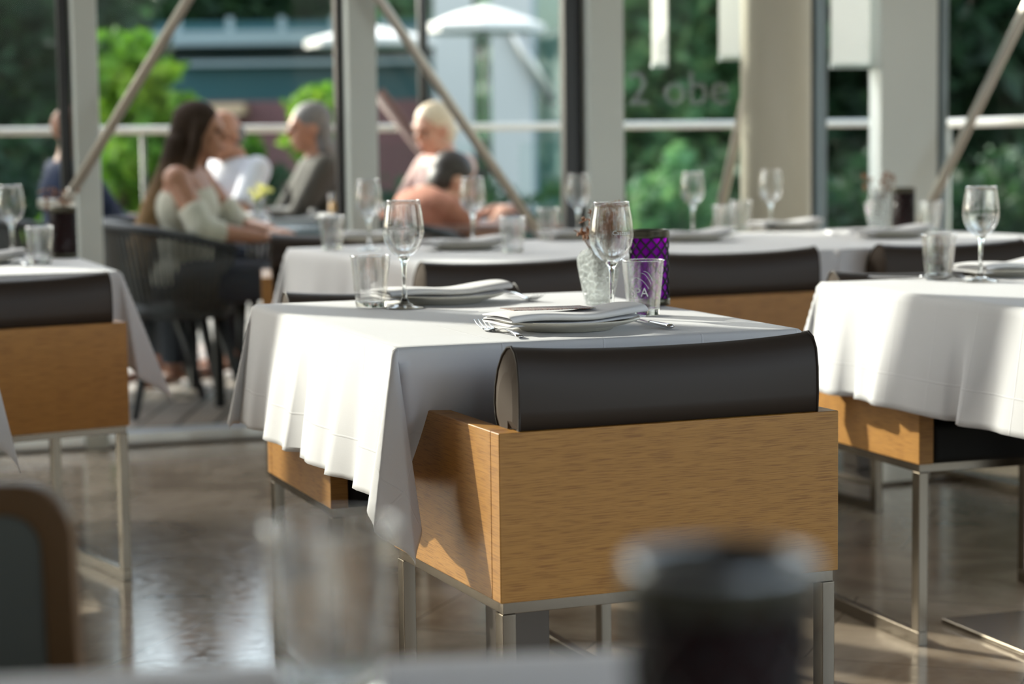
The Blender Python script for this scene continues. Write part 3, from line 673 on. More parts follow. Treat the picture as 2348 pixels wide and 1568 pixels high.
# ------------------------------------------------------------------ vases with dried blossoms
def blossoms(root, h0, n, spread, seed, lean=(0, 0), zs=.05):
    rnd = random.Random(seed); st = MB(); bl = MB()
    for i in range(n):
        a = rnd.random()*6.28; rr = spread*sqrt(rnd.random()); z = h0+zs*rnd.random()
        tip = Vector((rr*cos(a)+lean[0]*(z-h0)*8, rr*sin(a)+lean[1]*(z-h0)*8, z))
        mid = Vector((tip.x*.35, tip.y*.35, h0*.75)); st.tube([(0, 0, .03), mid, tip], [.0008, .0007, .0005], 5)
        for k in range(5):
            d = Vector((rnd.gauss(0, 1), rnd.gauss(0, 1), rnd.gauss(0, 1))).normalized(); c = tip+d*.006
            T = d.to_track_quat('Z', 'Y').to_matrix().to_4x4(); bl.ell(c, (.0026, .0014, .0060), 6, 4, T)
    st.build('stems', COPPER2, root, smooth=True); bl.build('blossoms', COPPER, root, smooth=True)
def vase(x, y, label, seed, sc=1.0, lean=(0, 0), spread=.03, n=34):
    r = empty('glass_vase', (x, y, ZT+.001), 0); tag(r, label, 'vase', 'glass vases of dried blossoms')
    MB().lathe([(0, .002), (.026, 0), (.0275, .003), (.031, .020), (.038, .055), (.0425, .080), (.0425, .092), (.034, .104), (.020, .110), (.0145, .116), (.0140, .134), (.0165, .142), (.0145, .142), (.0120, .134), (.0125, .116), (.018, .107), (.032, .100), (.0395, .090), (.0395, .080), (.035, .055), (.028, .020), (.024, .006), (0, .006)], 40, close=False).build('body', VASEM, r, smooth=True)
    f_ = empty('dried_flowers', (x, y, ZT+.006), 0); tag(f_, label.replace('crackled glass vase', 'spray of brown dried blossoms').replace('hidden glass vase', 'dangling dried brown blossoms').replace('clear glass vase', 'sparse brown dried blossoms'), 'dried flowers', 'sprays of dried blossoms')
    blossoms(f_, .128, n*2, spread, seed, lean, .062); r.scale = (sc,)*3; return r
q = on_z(1374, 699, ZT); vase(q.x, q.y, 'crackled glass vase standing behind the sharp wine glass', 5, 1, (.05, 0), .042, 46)
q = on_z(2012, 528, ZT); vase(q.x, q.y, 'clear glass vase on the back table before the white column', 8, 1, spread=.06, n=12)
q = on_z(128, 578, ZT); vase(q.x, q.y, 'hidden glass vase behind the dark holder on the left table', 11, .8, (.03, 0), .06, 12)

# ------------------------------------------------------------------ terrace: deck, rail, ground, water
struct(MB().add([(-14, FY0-FS*14-.0, -.012), (14, FY0+FS*14, -.012), (14, 22, -.012), (-14, 12, -.012)], [(0, 1, 2, 3)]).build('ground', DECKM))
def rp(X, h=1.143): return Vector((X, 11.0+.36*X, h))
rl = empty('terrace_railing', (0, 9.9, 0)); tag(rl, 'pale steel handrail with glass panels along the terrace edge', 'railing')
def rel(p): return p-Vector((0, 9.9, 0))
xa, xb = -6.0, at_y(2150, 280, 12.1).x
MB().tube([rel(rp(xa)), rel(rp(xb))], .019, 12).build('handrail', RAILM, rl, smooth=True)
c1 = at_y(2160, 283, 9.4); c1.z = 1.158; c2 = at_y(2420, 266, 7.6); c2.z = 1.158
cc = rp(xb); MB().tube([rel(Vector((c1.x, c1.y, 1.122))), rel(Vector((c2.x+.25, c2.y-.6, 1.122)))], .019, 12).build('handrail', RAILM, rl, smooth=True)
for X in (-5.2, -3.6, -1.80, .42):
    p = rel(rp(X, 0)); MB().tube([p, p+Vector((0, 0, 1.12))],   .012, 10).build('post', DARKRAIL, rl, smooth=True)
p = at_y(2170, 300, 9.3); MB().tube([rel(Vector((p.x, p.y, 0))), rel(Vector((p.x, p.y, 1.11)))], .020, 10).build('post', RAILM, rl, smooth=True)
for X0, X1 in ((-5.1, -3.7), (-3.5, -1.90), (-1.70, -.15), (.05, .35), (.5, 1.6), (1.8, 2.5)):
    a, b = rel(rp(X0, .08)), rel(rp(X1, .08)); up = Vector((0, 0, .98)); th = Vector((-.003, .008, 0))
    MB().add([a, b, b+up, a+up, a+th, b+th, b+th+up, a+th+up], [(0, 1, 2, 3), (7, 6, 5, 4), (3, 2, 6, 7), (0, 4, 5, 1), (1, 5, 6, 2), (0, 3, 7, 4)]).build('glass_panel', PANE, rl)
def m_water():
    m = mat('canal_water', (.02, .05, .04), .08); bump(m, noise(m, coord(m, 'Object', (1, .35, 1)), 3, 4), .5, .08); return m
struct(MB().add([(-120, 6, -1.0), (120, 6, -1.0), (120, 200, -1.0), (-120, 200, -1.0)], [(0, 1, 2, 3)]).build('water', m_water()))
BANK = mat('grassy_bank', (.05, .11, .03), .9)
struct(MB().box(-120, 46, -1.2, 120, 120, .4).build('ground', BANK))

# ------------------------------------------------------------------ greenery
def foliage(mb, c, r, n, size, rnd, hollow=.55):
    for _ in range(n):
        d = Vector((rnd.gauss(0, 1), rnd.gauss(0, 1), rnd.gauss(0, 1))).normalized(); k = hollow+(1-hollow)*rnd.random()
        lump = 1+.22*sin(d.x*5+c[0])*cos(d.z*6+c[2])
        p = Vector(c)+Vector((d.x*r[0], d.y*r[1], d.z*r[2]))*k*lump
        a = Vector((rnd.gauss(0, 1), rnd.gauss(0, 1), rnd.gauss(0, .7))).normalized(); b = a.cross(Vector((rnd.gauss(0, 1), rnd.gauss(0, 1), rnd.gauss(0, 1)))).normalized()
        s = size*(.6+.8*rnd.random()); mb.add([p-a*s, p-b*s*.5, p+a*s, p+b*s*.5], [(0, 1, 2, 3)])
def tree(x, y, z0, trunk_h, blobs, n, size, m, label, seed, cat='tree', name='leafy_tree', group='trees beyond the terrace'):
    rnd = random.Random(seed); r = empty(name, (x, y, z0)); tag(r, label, cat, group)
    mb = MB(); tot = sum(b[3]*b[4]*b[5] for b in blobs)
    for (bx, by, bz, rx, ry, rz) in blobs: foliage(mb, (bx, by, bz), (rx, ry, rz), int(n*rx*ry*rz/tot)+50, size, rnd)
    mb.build('foliage', m, r)
    t = MB(); t.tube([(0, 0, 0), (.05, 0, trunk_h*.5), (0, 0, trunk_h)], [.16, .12, .08], 8)
    for (bx, by, bz, rx, ry, rz) in blobs[:6]: t.tube([(0, 0, trunk_h*.6), (bx*.5, by*.5, (trunk_h*.6+bz)/2), (bx, by, bz)], [.07, .05, .02], 6)
    t.build('trunk', BARK, r, smooth=True); return r
# big dark tree left
tree(-6.9, 25.0, -.9, 4.2, [(0, 0, 6.0, 2.6, 2.2, 4.0), (-3.2, .4, 4.6, 2.6, 2, 3.4), (1.35, .2, 3.0, 1.5, 1.2, 2.2), (-.6, .2, 1.8, 2, 1.2, 1.8)], 16000, .15, LEAFD, 'large dark green tree filling the left window', 21)
tree(-3.6, 18.5, -.9, 1.4, [(.25, 0, 2.55, .42, .4, .42), (.62, .2, 2.15, .36, .4, .30), (1.0, -.1, 1.85, .42, .4, .36), (.35, -.3, 1.85, .34, .3, .28), (.1, .1, 1.3, .7, .5, .45), (.9, .2, 1.1, .6, .5, .45)], 5200, .085, LEAFL, 'bright lime bush behind the rail beside the seated woman', 22, 'bush', 'leafy_bush')
p = at_y(725, 245, 17); tree(p.x, 17, -.9, 1.2, [(0, 0, 2.1, .28, .28, .34)], 900, .05, LEAFL, 'small lime shrub behind the grey-haired person', 23, 'bush', 'leafy_bush')
tree(-5.5, 21, -1, 1.2, [(0, 0, 1.1, 4.5, 1.0, 1.1), (4, 0, .9, 3.0, 1, .9)], 7000, .12, LEAFD, 'low dark hedge along the water under the handrail', 24, 'bush', 'leafy_bush')
for i, (px, top, Y, w, m_, lb) in enumerate(((330, -900, 62, 9, LEAFD, 'dark tree behind the far building, left of the first brace'), (620, -900, 66, 9, LEAFD, 'dark tree rising behind the middle of the far building'),
                                         (900, -900, 70, 8, LEAFD, 'dark tree behind the far building near the parasols'), (1200, -800, 60, 7, LEAFM, 'mid green tree behind the outdoor glass wing'),
                                         (1500, -700, 40, 4.0, LEAFM, 'pale green sunlit tree in the window right of the third post'), (1640, -800, 56, 5.5, LEAFD, 'dark tree directly left of the round column'),
                                         (1960, -800, 42, 5, LEAFD, 'dark tree seen between round and white columns'), (2290, -800, 40, 5, LEAFD, 'dark tree at the right picture edge'))):
    x = at_y(px, 200, Y).x
    tree(x, Y, 0, 4, [(0, 0, 5.5, w*.62, 3, 5.5), (-w*.4, .3, 3.2, w*.5, 2.5, 3.4), (w*.4, 0, 3.6, w*.5, 2.5, 3.6), (0, 0, 10, w*.5, 3, 4)], 9000, .30, m_, lb, 40+i)
for px, Y, w, m_, lb in ((1530, 22, .5, LEAFM, 'narrow green shrub below the rail, right of the third post'), (1640, 24, 1.2, LEAFD, 'yellowish shrub below the rail by the round column'), (1960, 20, 1.2, LEAFD, 'dark shrub between the round and white columns'), (2280, 20, 1.6, LEAFD, 'dark shrub behind the rail at right')):
    x = at_y(px, 400, Y).x; tree(x, Y, -1, .8, [(0, 0, .95, w, .8, .95)], 2500, .09, m_, lb, int(px), 'bush', 'leafy_bush')

hg = empty('shade_hedge', (-6.1, 10.3, 0)); tag(hg, 'unseen tall hedge added left of the picture to shade the tables', 'hedge')  # out of view, added to keep the sun off the left and back tables
rnd = random.Random(77); hm_ = MB(); ca, sa = cos(-.18), sin(-.18)
for _ in range(26000):
    u, v_, z = rnd.uniform(-3.0, 3.0), rnd.uniform(-.45, .45), rnd.uniform(-.9, 3.93+.10*sin(u*3.1 if _ else 0))
    p = Vector((u*ca-v_*sa, u*sa+v_*ca, z)); d1 = Vector((rnd.gauss(0, 1), rnd.gauss(0, 1), rnd.gauss(0, .7))).normalized(); d2 = d1.cross(Vector((rnd.gauss(0, 1), rnd.gauss(0, 1), rnd.gauss(0, 1)))).normalized()
    q_ = .11*(.6+.8*rnd.random()); hm_.add([p-d1*q_, p-d2*q_*.5, p+d1*q_, p+d2*q_*.5], [(0, 1, 2, 3)])
hm_.build('foliage', LEAFD, hg)
st_ = MB()
for i in range(7): st_.tube([((-2.7+.9*i)*ca, (-2.7+.9*i)*sa, -1.0), ((-2.7+.9*i)*ca, (-2.7+.9*i)*sa, 3.4)], [.05, .02], 8)
st_.build('stems', BARK, hg)

# ------------------------------------------------------------------ far building, parasols, outdoor wing
TEAL = mat('teal_cladding', (.012, .075, .085), .4); MAROON = mat('maroon_base_wall', (.20, .085, .085), .7); ROOFW = mat('pale_roof_fascia', (.30, .36, .37), .6); DKGL = mat('dark_window_band', (.02, .035, .04), .15)
CANV = mat('white_parasol_canvas', (.78, .74, .68), .85); CANVT = mat('underside', (.5, .47, .42), .9)
Yb = 45.0
def bz(py, px=600): return at_y(px, py, Yb).z
bx0, bx1 = at_y(225, 200, Yb).x, at_y(1290, 200, Yb).x
fb = empty('waterside_building', ((bx0+bx1)/2, Yb, -1)); tag(fb, 'long low teal building with maroon base across the water', 'building')
def bp(n, m, x0, x1, z0, z1, y0=0, y1=4):
    return MB().box(x0-(bx0+bx1)/2, y0, z0+1, x1-(bx0+bx1)/2, y1, z1+1).build(n, m, fb)
bp('base_wall', MAROON, bx0+2, bx1, -1, bz(232)); bp('wall', TEAL, bx0, bx1, bz(232), bz(142), .1)
bp('window_band', DKGL, bx0+1.5, bx1, bz(142), bz(104), .3); bp('roof_fascia', ROOFW, bx0, bx1, bz(104), bz(72), -.4); bp('roof', TEAL, bx0, bx1, bz(72), bz(48), .2)
bp('cornice', ROOFW, bx0+1.8, bx1, bz(150), bz(140), -.3, .1)
bp('awning', mat('peach_awning', (.62, .42, .26), .8), at_y(470, 240, Yb).x, at_y(570, 240, Yb).x, bz(262), bz(238), -.8, 0)
for i in range(9):
    x = bx0+.6+i*1.1; bp('roof_post', ROOFW, x, x+.14, bz(72), bz(40), -.3, -.2)
def parasol(px, py_top, py_edge, Y, R, label, col=CANV, pole_px=None):
    t = at_y(px, py_top, Y); e = at_y(px, py_edge, Y); r = empty('parasol', (t.x, Y, -.8 if Y > 20 else 0)); z0 = r.location.z; tag(r, label, 'parasol', 'white parasols')
    hz, he = t.z-z0, e.z-z0; m = MB(); n = 8; prof = [(0, hz), (R*.5, hz-(hz-he)*.42), (R, he), (R, he-.10), (R-.02, he-.10), (R-.03, he-.01), (R*.5, hz-(hz-he)*.42-.03), (0, hz-.03)]
    m.lathe(prof, n, close=False).build('canopy', col, r); MB().tube([(0, 0, 0), (0, 0, hz)], .03, 10).build('pole', BLACKM, r, smooth=True)
    MB().lathe([(0, 0), (.25, 0), (.25, .06), (.04, .08), (0, .08)], 16, close=False).build('base', BLACKM, r); return r
parasol(1110, 12, 58, 30, .86, 'white parasol across the water, right of the dark pole'); parasol(850, 58, 92, 32, 1.0, 'cream parasol across the water, behind the second post')
# near dark parasol pole (its canopy is above the picture)
pp = at_y(972, 250, 10.35)
r = empty('parasol', (pp.x, pp.y, 0)); tag(r, 'dark parasol pole standing on the terrace beside the brace', 'parasol', 'white parasols')
MB().tube([(0, 0, .06), (0, 0, 2.75)], .026, 12).build('pole', BLACKM, r, smooth=True)
MB().lathe([(0, 0), (.3, 0), (.3, .05), (.05, .07), (0, .07)], 20, close=False).build('base', BLACKM, r)
MB().lathe([(0, 2.85), (.6, 2.70), (1.15, 2.50), (1.15, 2.42), (1.13, 2.42), (.6, 2.68), (0, 2.83)], 8, close=False).build('canopy', CANV, r)
# outdoor glass wing with pale posts
WINGW = mat('bright_white_render', (.60, .575, .53), .7)
WG = thin_glass('wing_glass', (.62, .78, .74), .12, .6)
wg = empty('glass_wing', (at_y(1150, 300, 36).x, 36, 0)); tag(wg, 'outdoor glass wing with broad pale posts beyond the terrace rail', 'building')
wx = wg.location.x
def wb(n, m, px0, px1, z0, z1, y0=0, y1=.1): return MB().box(at_y(px0, 300, 36).x-wx, y0, z0, at_y(px1, 300, 36).x-wx, y1, z1).build(n, m, wg)
for a, b in ((998, 1086), (1128, 1222)): wb('post', WINGW, a, b, -1, 8, 0, .4)
wb('post', BLACKF, 1088, 1098, -1, 8); wb('post', BLUEF, 1222, 1232, -1, 8)
wb('glass_panel', WG, 1082, 1130, -1, 8, .1, .12); wb('glass_panel', WG, 1218, 1330, -1, 8, .1, .12); wb('roof', PALEW, 990, 1335, 8, 8.4, -.3, 1.5)
wb('pale_blind', mat('pale_blind', (.42, .47, .46), .8), 1232, 1330, -1, 8, .3, .32)
a = at_y(1168, 55, 35.8); b = at_y(1268, 235, 35.8); MB().tube([Vector((a.x-wx, -.1, a.z)), Vector((b.x-wx, -.1, b.z))], .10, 8).build('brace', STEELB, wg, smooth=True)
a = at_y(885, 235, 10.3); b = at_y(1062, 462, 10.3); ww = empty('slanted_pole', (b.x, 10.3, b.z)); 
d_ = (a-b); d_.y = 0; bot = b-d_*(b.z/d_.z); ww.location = (bot.x, 10.3, 0); tag(ww, 'slanted maroon-brown pole behind the rail, parallel to the long brace', 'pole')
MB().tube([(0, 0, 0), d_*((a.z+.05)/d_.z)], .035, 10).build('shaft', mat('maroon_brown_paint', (.13, .06, .05), .5), ww, smooth=True)

# ------------------------------------------------------------------ terrace furniture
def rope_chair(x, y, yaw, label):
    """seat shell of vertical cords, local +y is the way the sitter faces"""
    r = empty('rope_armchair', (x, y, 0), yaw); tag(r, label, 'chair', 'rope armchairs on the terrace')
    def rimpt(t):   # t -1..1 around from right arm to left arm via the back
        a = t*2.15; R = .30+.02*abs(t); return Vector((R*sin(a), -R*cos(a)*1.0+.02, .76-.10*abs(t)**2.0))
    def botpt(t):
        a = t*2.15; return Vector((.235*sin(a), -.235*cos(a)+.03, .40))
    n = 46; MB().tube([rimpt(-1+2*i/n) for i in range(n+1)], .020, 10).build('rim', ROPEB, r, smooth=True)
    MB().tube([botpt(-1+2*i/n) for i in range(n+1)], .016, 8).build('seat_rail', ROPEB, r, smooth=True)
    m = MB()
    for i in range(n+1):
        t = -1+2*i/n; m.tube([rimpt(t), (rimpt(t)+botpt(t))*.5+Vector((0, 0, 0)), botpt(t)], .0085, 6)
    o = m.build('cords', ROPE, r, smooth=True); o['kind'] = 'stuff'
    MB().lathe([(0, .385), (.23, .385), (.245, .40), (.245, .43), (.22, .455), (0, .46)], 28, close=False).build('seat', ROPEB, r, smooth=True)
    for sx in (-1, 1):
        for sy in (-1, 1): MB().tube([(sx*.14, .02+sy*.13, .40), (sx*.24, .02+sy*.23, 0)], [.024, .015], 10).build('leg', ROPEB, r, smooth=True)
    return r
def terrace_table(x, y, w, d, yaw, label, m=DTOP, z=.72):
    r = empty('terrace_table', (x, y, 0), yaw); tag(r, label, 'table', 'terrace tables')
    MB().box(-w/2, -d/2, z-.03, w/2, d/2, z).build('tabletop', m, r, bev=.005)
    for sx in (-1, 1):
        for sy in (-1, 1): MB().box(sx*(w/2-.06)-.02, sy*(d/2-.06)-.02, 0, sx*(w/2-.06)+.02, sy*(d/2-.06)+.02, z-.03).build('leg', BLACKM, r, bev=.003)
    return r

# ------------------------------------------------------------------ people
SKIN = mat('tanned_skin', (.43, .20, .12), .5); SKIN2 = mat('fair_skin', (.62, .33, .23), .5)
for s_ in (SKIN, SKIN2): nodes(s_)[0]['Principled BSDF'].inputs['Subsurface Weight'].default_value = .05
def remesh(o, vox, it=4):
    r = o.modifiers.new('r', 'REMESH'); r.mode = 'VOXEL'; r.voxel_size = vox; r.use_smooth_shade = True
    s = o.modifiers.new('s', 'SMOOTH'); s.iterations = it; s.factor = .5
def hand(m, wrist, d, palm_n, curl=.5, s=1.0):
    """palm plus five bent fingers; d = direction of the hand, palm_n = normal out of the palm"""
    d = d.normalized(); nrm = (palm_n-d*palm_n.dot(d)).normalized(); side = d.cross(nrm).normalized()
    pc = wrist+d*.045*s; R = Matrix((side, d, nrm)).transposed().to_4x4(); m.ell(pc, (.040*s, .052*s, .017*s), 12, 8, R)
    for k, (off, ln) in enumerate(((-.028, .062), (-.010, .074), (.010, .070), (.027, .055))):
        b = wrist+d*.082*s+side*off*s; p = [b]; a = .15
        for j, fr in enumerate((.45, .32, .23)):
            a += curl*(.5+.3*j); dd = d*cos(a)+nrm*sin(a); p.append(p[-1]+dd*ln*fr*s)
        m.tube(p, [.0095*s, .0090*s, .0082*s, .0068*s], 8)
    b = wrist+d*.025*s-side*.034*s; m.tube([b, b+(-side*.7+d*.6+nrm*.3)*.035*s, b+(-side*.6+d*1.2+nrm*.6)*.045*s], [.012*s, .0105*s, .008*s], 8)
def person(x, y, yaw, label, skin, J, body_label=None, clothes=(), hair=None, sc=1.0, z=0):
    """J: joints in the sitter's own frame (x right, y forward, z up)"""
    r = empty('person', (x, y, z), yaw); tag(r, label, 'person', 'guests on the terrace'); V = Vector
    g = {k: V(v) for k, v in J.items()}
    def mir(k): return V((-g[k].x, g[k].y, g[k].z)) if k+'L' not in g else g[k+'L']
    b = MB(); hip, knee, ank = g['hip'], g['knee'], g['ank']
    sides = [(g['sh'], g['el'], g['wr'], hip, knee, ank, 1)]
    sides.append((mir('sh'), g.get('elL', mir('el')), g.get('wrL', mir('wr')), V((-hip.x, hip.y, hip.z)), V((-knee.x, knee.y, knee.z)), V((-ank.x, ank.y, ank.z)), -1))
    pel, chest, neck, head = g['pel'], g['chest'], g['neck'], g['head']
    b.ell(pel, (.165, .125, .12)); b.ell((pel+chest)/2, (.135, .10, .15)); b.ell(chest, (.165, .115, .15)); b.ell(chest+V((0, 0, .09)), (.17, .085, .07))
    b.tube([chest+V((0, -.01, .10)), neck, head+V((0, -.015, -.06))], [.07, .055, .052], 12)
    for (s_, e, w, h, k_, a, sg) in sides:
        b.tube([s_, (s_+e)/2, e], [.052, .046, .038], 10); b.ell(s_, (.058, .055, .055)); b.tube([e, (e*.6+w*.4), w], [.039, .036, .025], 10); b.ell(e, (.039,)*3)
        hand(b, w, (w-e), V((0, .1, -1)), .45)
        b.tube([h, (h+k_)/2, k_], [.085, .075, .055], 12); b.ell(k_, (.056,)*3); b.tube([k_, k_*.6+a*.4, a], [.054, .052, .034], 10)
        b.tube([a+V((0, -.03, -.03)), a+V((0, .06, -.045)), a+V((0, .16, -.055))], [.035, .036, .025], 8, flat=.7)
    # head with jaw, nose, brow, lips, ears
    hy = g.get('look', V((0, 1, 0))); hy.normalize(); hx = hy.cross(V((0, 0, 1))).normalized(); hz = hx.cross(hy)
    H_ = Matrix((hx, hy, hz)).transposed().to_4x4()
    def hp(a, c, d): return head+hx*a+hy*c+hz*d
    b.ell(hp(0, -.008, .03), (.074, .094, .085), 18, 14, H_); b.ell(hp(0, .018, -.035), (.056, .066, .072), 16, 12, H_); b.ell(hp(0, .055, -.082), (.026, .022, .022), 10, 8, H_)
    b.ell(hp(0, .080, .030), (.050, .014, .014), 10, 8, H_); b.tube([hp(0, .083, .022), hp(0, .108, -.014), hp(0, .084, -.024)], [.009, .013, .011], 8)
    b.ell(hp(0, .084, -.047), (.024, .009, .006), 8, 6, H_); b.ell(hp(0, .082, -.058), (.021, .009, .007), 8, 6, H_)
    for sg in (-1, 1): b.ell(hp(sg*.074, -.008, -.005), (.010, .020, .032), 10, 8, H_); b.ell(hp(sg*.036, .058, -.020), (.022, .02, .022), 8, 6, H_)
    bo = b.build('body', skin, r); remesh(bo, .0075, 5)
    e = MB()
    for sg in (-1, 1):
        eb = MB().ell(hp(sg*.031, .078, .010), (.0125, .0115, .0085), 10, 8, H_).build('eye', EYE, r, smooth=True)
    ml = MB().ell(hp(0, .092, -.0525), (.022, .006, .0035), 10, 6, H_).build('mouth', LIP, r, smooth=True)
    if hair: 
        hm = MB(); hair(hm, hp, H_, g); ho = hm.build('hair', hair.m, r); remesh(ho, .010, 4)
    for nm, m_, fn_ in clothes:
        c = MB(); fn_(c, g, sides); co = c.build(nm, m_, r); remesh(co, .012, 3)
    return r
EYE = mat('eye', (.05, .03, .02), .2); LIP = mat('lips', (.40, .12, .10), .4)
SEATED = dict(hip=(.09, .02, .52), knee=(.11, .44, .53), ank=(.12, .46, .09), pel=(0, 0, .53), chest=(0, .02, .86), neck=(0, .03, 1.03), head=(0, .06, 1.135),
              sh=(.175, .02, .955), el=(.23, .16, .72), wr=(.12, .37, .74))
def J(**k): d = dict(SEATED); d.update(k); return d
def shirt(sleeve=.6, grow=1.0, low=.5, neckhole=True):
    def f(c, g, sides):
        pel, chest = g['pel'], g['chest']; V = Vector
        c.ell(pel, (.180, .142, .13)); c.ell((pel+chest)/2, (.152, .118, .17)); c.ell(chest, (.180, .130, .155)); c.ell(chest+V((0, 0, .085)), (.190, .100, .075)); 
        for (s_, e, w, h, k_, a, sg) in sides: c.ell(s_, (.066, .064, .064)); c.tube([s_, s_+(e-s_)*sleeve], [.066, .058], 12)
    return f
def longshirt(c, g, sides):
    shirt(1.0)(c, g, sides)
    for (s_, e, w, h, k_, a, sg) in sides: c.ell(e, (.052,)*3); c.tube([e, e+(w-e)*.85], [.05, .038], 10)
def trousers(c, g, sides):
    c.ell(g['pel']-Vector((0, 0, .03)), (.178, .140, .11))
    for (s_, e, w, h, k_, a, sg) in sides: c.tube([h, (h+k_)/2, k_], [.098, .09, .072], 12); c.ell(k_, (.072,)*3); c.tube([k_, a+Vector((0, 0, .03))], [.068, .052], 12)
def blouse(c, g, sides):   # off-shoulder top: bare shoulders, sleeves on the lower upper arm
    pel, chest = g['pel'], g['chest']; V = Vector
    c.ell(pel, (.178, .140, .13)); c.ell((pel+chest)/2, (.15, .116, .17)); c.ell(chest-V((0, 0, .02)), (.180, .130, .135)); c.tube([chest+V((0, 0, .06)), chest+V((0, -.01, .135))], [.10, .065], 14)
    for (s_, e, w, h, k_, a, sg) in sides:
        c.tube([s_+(e-s_)*.55, s_+(e-s_)*1.02], [.060, .060], 12); c.ell(e, (.058,)*3); c.tube([e, e+(w-e)*.35], [.056, .048], 10)
def longhair(hm, hp, H_, g):
    V = Vector; hm.ell(hp(0, -.022, .042), (.086, .100, .090), 16, 12, H_); hm.ell(hp(0, -.06, -.02), (.082, .07, .12), 14, 10, H_)
    for sg in (-1, 0, 1):
        b0 = hp(sg*.05, -.075, -.02); hm.tube([b0, b0+V((0, -.03, -.13)), b0+V((sg*.01, -.10, -.28)), b0+V((sg*.02, -.17, -.44)), b0+V((sg*.03, -.20, -.56))], [.052, .060, .060, .052, .022], 10)
    for sg in (-1, 1): hm.tube([hp(sg*.075, .015, .05), hp(sg*.083, .005, -.05), hp(sg*.085, -.03, -.17)], [.022, .026, .03], 8)
def shorthair(hm, hp, H_, g):
    hm.ell(hp(0, -.020, .045), (.083, .098, .084), 16, 12, H_); hm.ell(hp(0, -.055, -.01), (.076, .058, .085), 14, 10, H_)
def ring_hair(hm, hp, H_, g):
    hm.ell(hp(0, -.050, .0), (.081, .068, .062), 14, 10, H_)
def bobhair(hm, hp, H_, g):
    shorthair(hm, hp, H_, g); hm.ell(hp(0, -.06, -.09), (.085, .055, .09), 14, 10, H_)
class Hair:
    def __init__(s, f, m): s.f = f; s.m = m
    def __call__(s, *a): s.f(*a)
def m_hair(name, c1, c2, z0, z1):
    m = mat(name, c1, .85, **{'Specular IOR Level': .15}); N, L = nodes(m); t = N.new('ShaderNodeTexCoord'); sx = N.new('ShaderNodeSeparateXYZ'); L.new(t.outputs['Object'], sx.inputs[0])
    mr = N.new('ShaderNodeMapRange'); mr.inputs['From Min'].default_value = z0; mr.inputs['From Max'].default_value = z1; L.new(sx.outputs[2], mr.inputs[0])
    link(m, ramp(m, mr.outputs[0], [(0, c2), (1, c1)]), 'Base Color'); return m
HB1 = m_hair('long_brown_hair_with_blond_ends', (.035, .020, .012), (.42, .25, .12), .66, 1.02)
GREY = mat('grey_hair', (.16, .15, .145), .6); BLOND = mat('blond_hair', (.75, .62, .46), .55); DKH = mat('dark_hair', (.03, .02, .015), .5)
WHITE = mat('white_shirt', (.70, .70, .76), .8); CREAM = mat('cream_blouse', (.56, .52, .42), .85); NAVY = mat('navy_jumper', (.012, .022, .06), .85); JEAN = mat('dark_trousers', (.03, .035, .05), .85)
OLIVE = mat('dark_olive_jacket', (.06, .055, .045), .85); PINK = mat('pale_pink_top', (.70, .50, .46), .85); ORNG = mat('orange_top', (.42, .17, .11), .85)
wx_, wy_ = at_y(418, 500, 8.45).x, 8.45
person(wx_, wy_, -pi/2-.12, 'seated woman in profile with very long brown hair and a cream off-shoulder blouse', SKIN, J(head=(0, .085, 1.115), neck=(0, .04, 1.01), chest=(0, .02, .84), sh=(.17, .03, .935), el=(.235, .15, .735), wr=(.11, .36, .70), elL=(-.22, .17, .74), wrL=(-.05, .36, .72), look=(0, 1, -.05)),
       clothes=(('blouse', CREAM, blouse), ('trousers', JEAN, trousers)), hair=Hair(longhair, HB1))
rope_chair(wx_-.05, wy_-.02, -pi/2+.38, 'dark rope armchair in which the woman with long hair sits')
mx_, my_ = at_y(548, 500, 9.5).x, 9.5
person(mx_, my_, pi/2+.75, 'seated tanned man in a white shirt facing the woman', SKIN, J(look=(-.2, 1, -.15), head=(0, .08, 1.105), el=(.24, .18, .74), wr=(.06, .40, .76)),
       clothes=(('shirt', WHITE, shirt(.75)), ('trousers', JEAN, trousers)), hair=Hair(ring_hair, GREY))
rope_chair(mx_+.05, my_, pi/2+.75, 'rope armchair hidden behind the man in the white shirt')
lx_, ly_ = at_y(150, 500, 9.2).x, 9.2
person(lx_, ly_, -pi/2+.5, 'seated bald man in a navy jumper behind the leftmost window post', SKIN, J(head=(0, .05, 1.13)), clothes=(('jumper', NAVY, longshirt), ('trousers', JEAN, trousers)), hair=None)
rope_chair(lx_-.08, ly_-.03, -pi/2+.5, 'grey rope armchair of the man in navy, left of the post')
qx = at_y(312, 600, 8.9).x; rope_chair(qx, 8.95, .25, 'empty rope armchair seen from behind between post and woman')
gx_, gy_ = at_y(742, 500, 9.9).x, 9.9
person(gx_, gy_, pi/2+.25, 'seated grey-haired person in a dark jacket beside the second window post', SKIN, J(look=(0, 1, -.1)), clothes=(('jacket', OLIVE, longshirt), ('trousers', JEAN, trousers)), hair=Hair(bobhair, GREY))
rope_chair(gx_+.08, gy_, pi/2+.25, 'rope armchair of the grey-haired person in the dark jacket')
bx_, by_ = at_y(1030, 500, 10.6).x, 9.75
person(at_y(1032, 500, 9.55).x, 9.55, pi/2+.5, 'seated blond person in a pale pink top under the brace', SKIN2, J(look=(-.3, 1, -.2), head=(0, .08, 1.12)), clothes=(('top', PINK, shirt(.7)), ('trousers', JEAN, trousers)), hair=Hair(shorthair, BLOND))
rope_chair(at_y(1040, 500, 9.55).x+.05, 9.57, pi/2+.5, 'rope armchair of the blond person in pink')
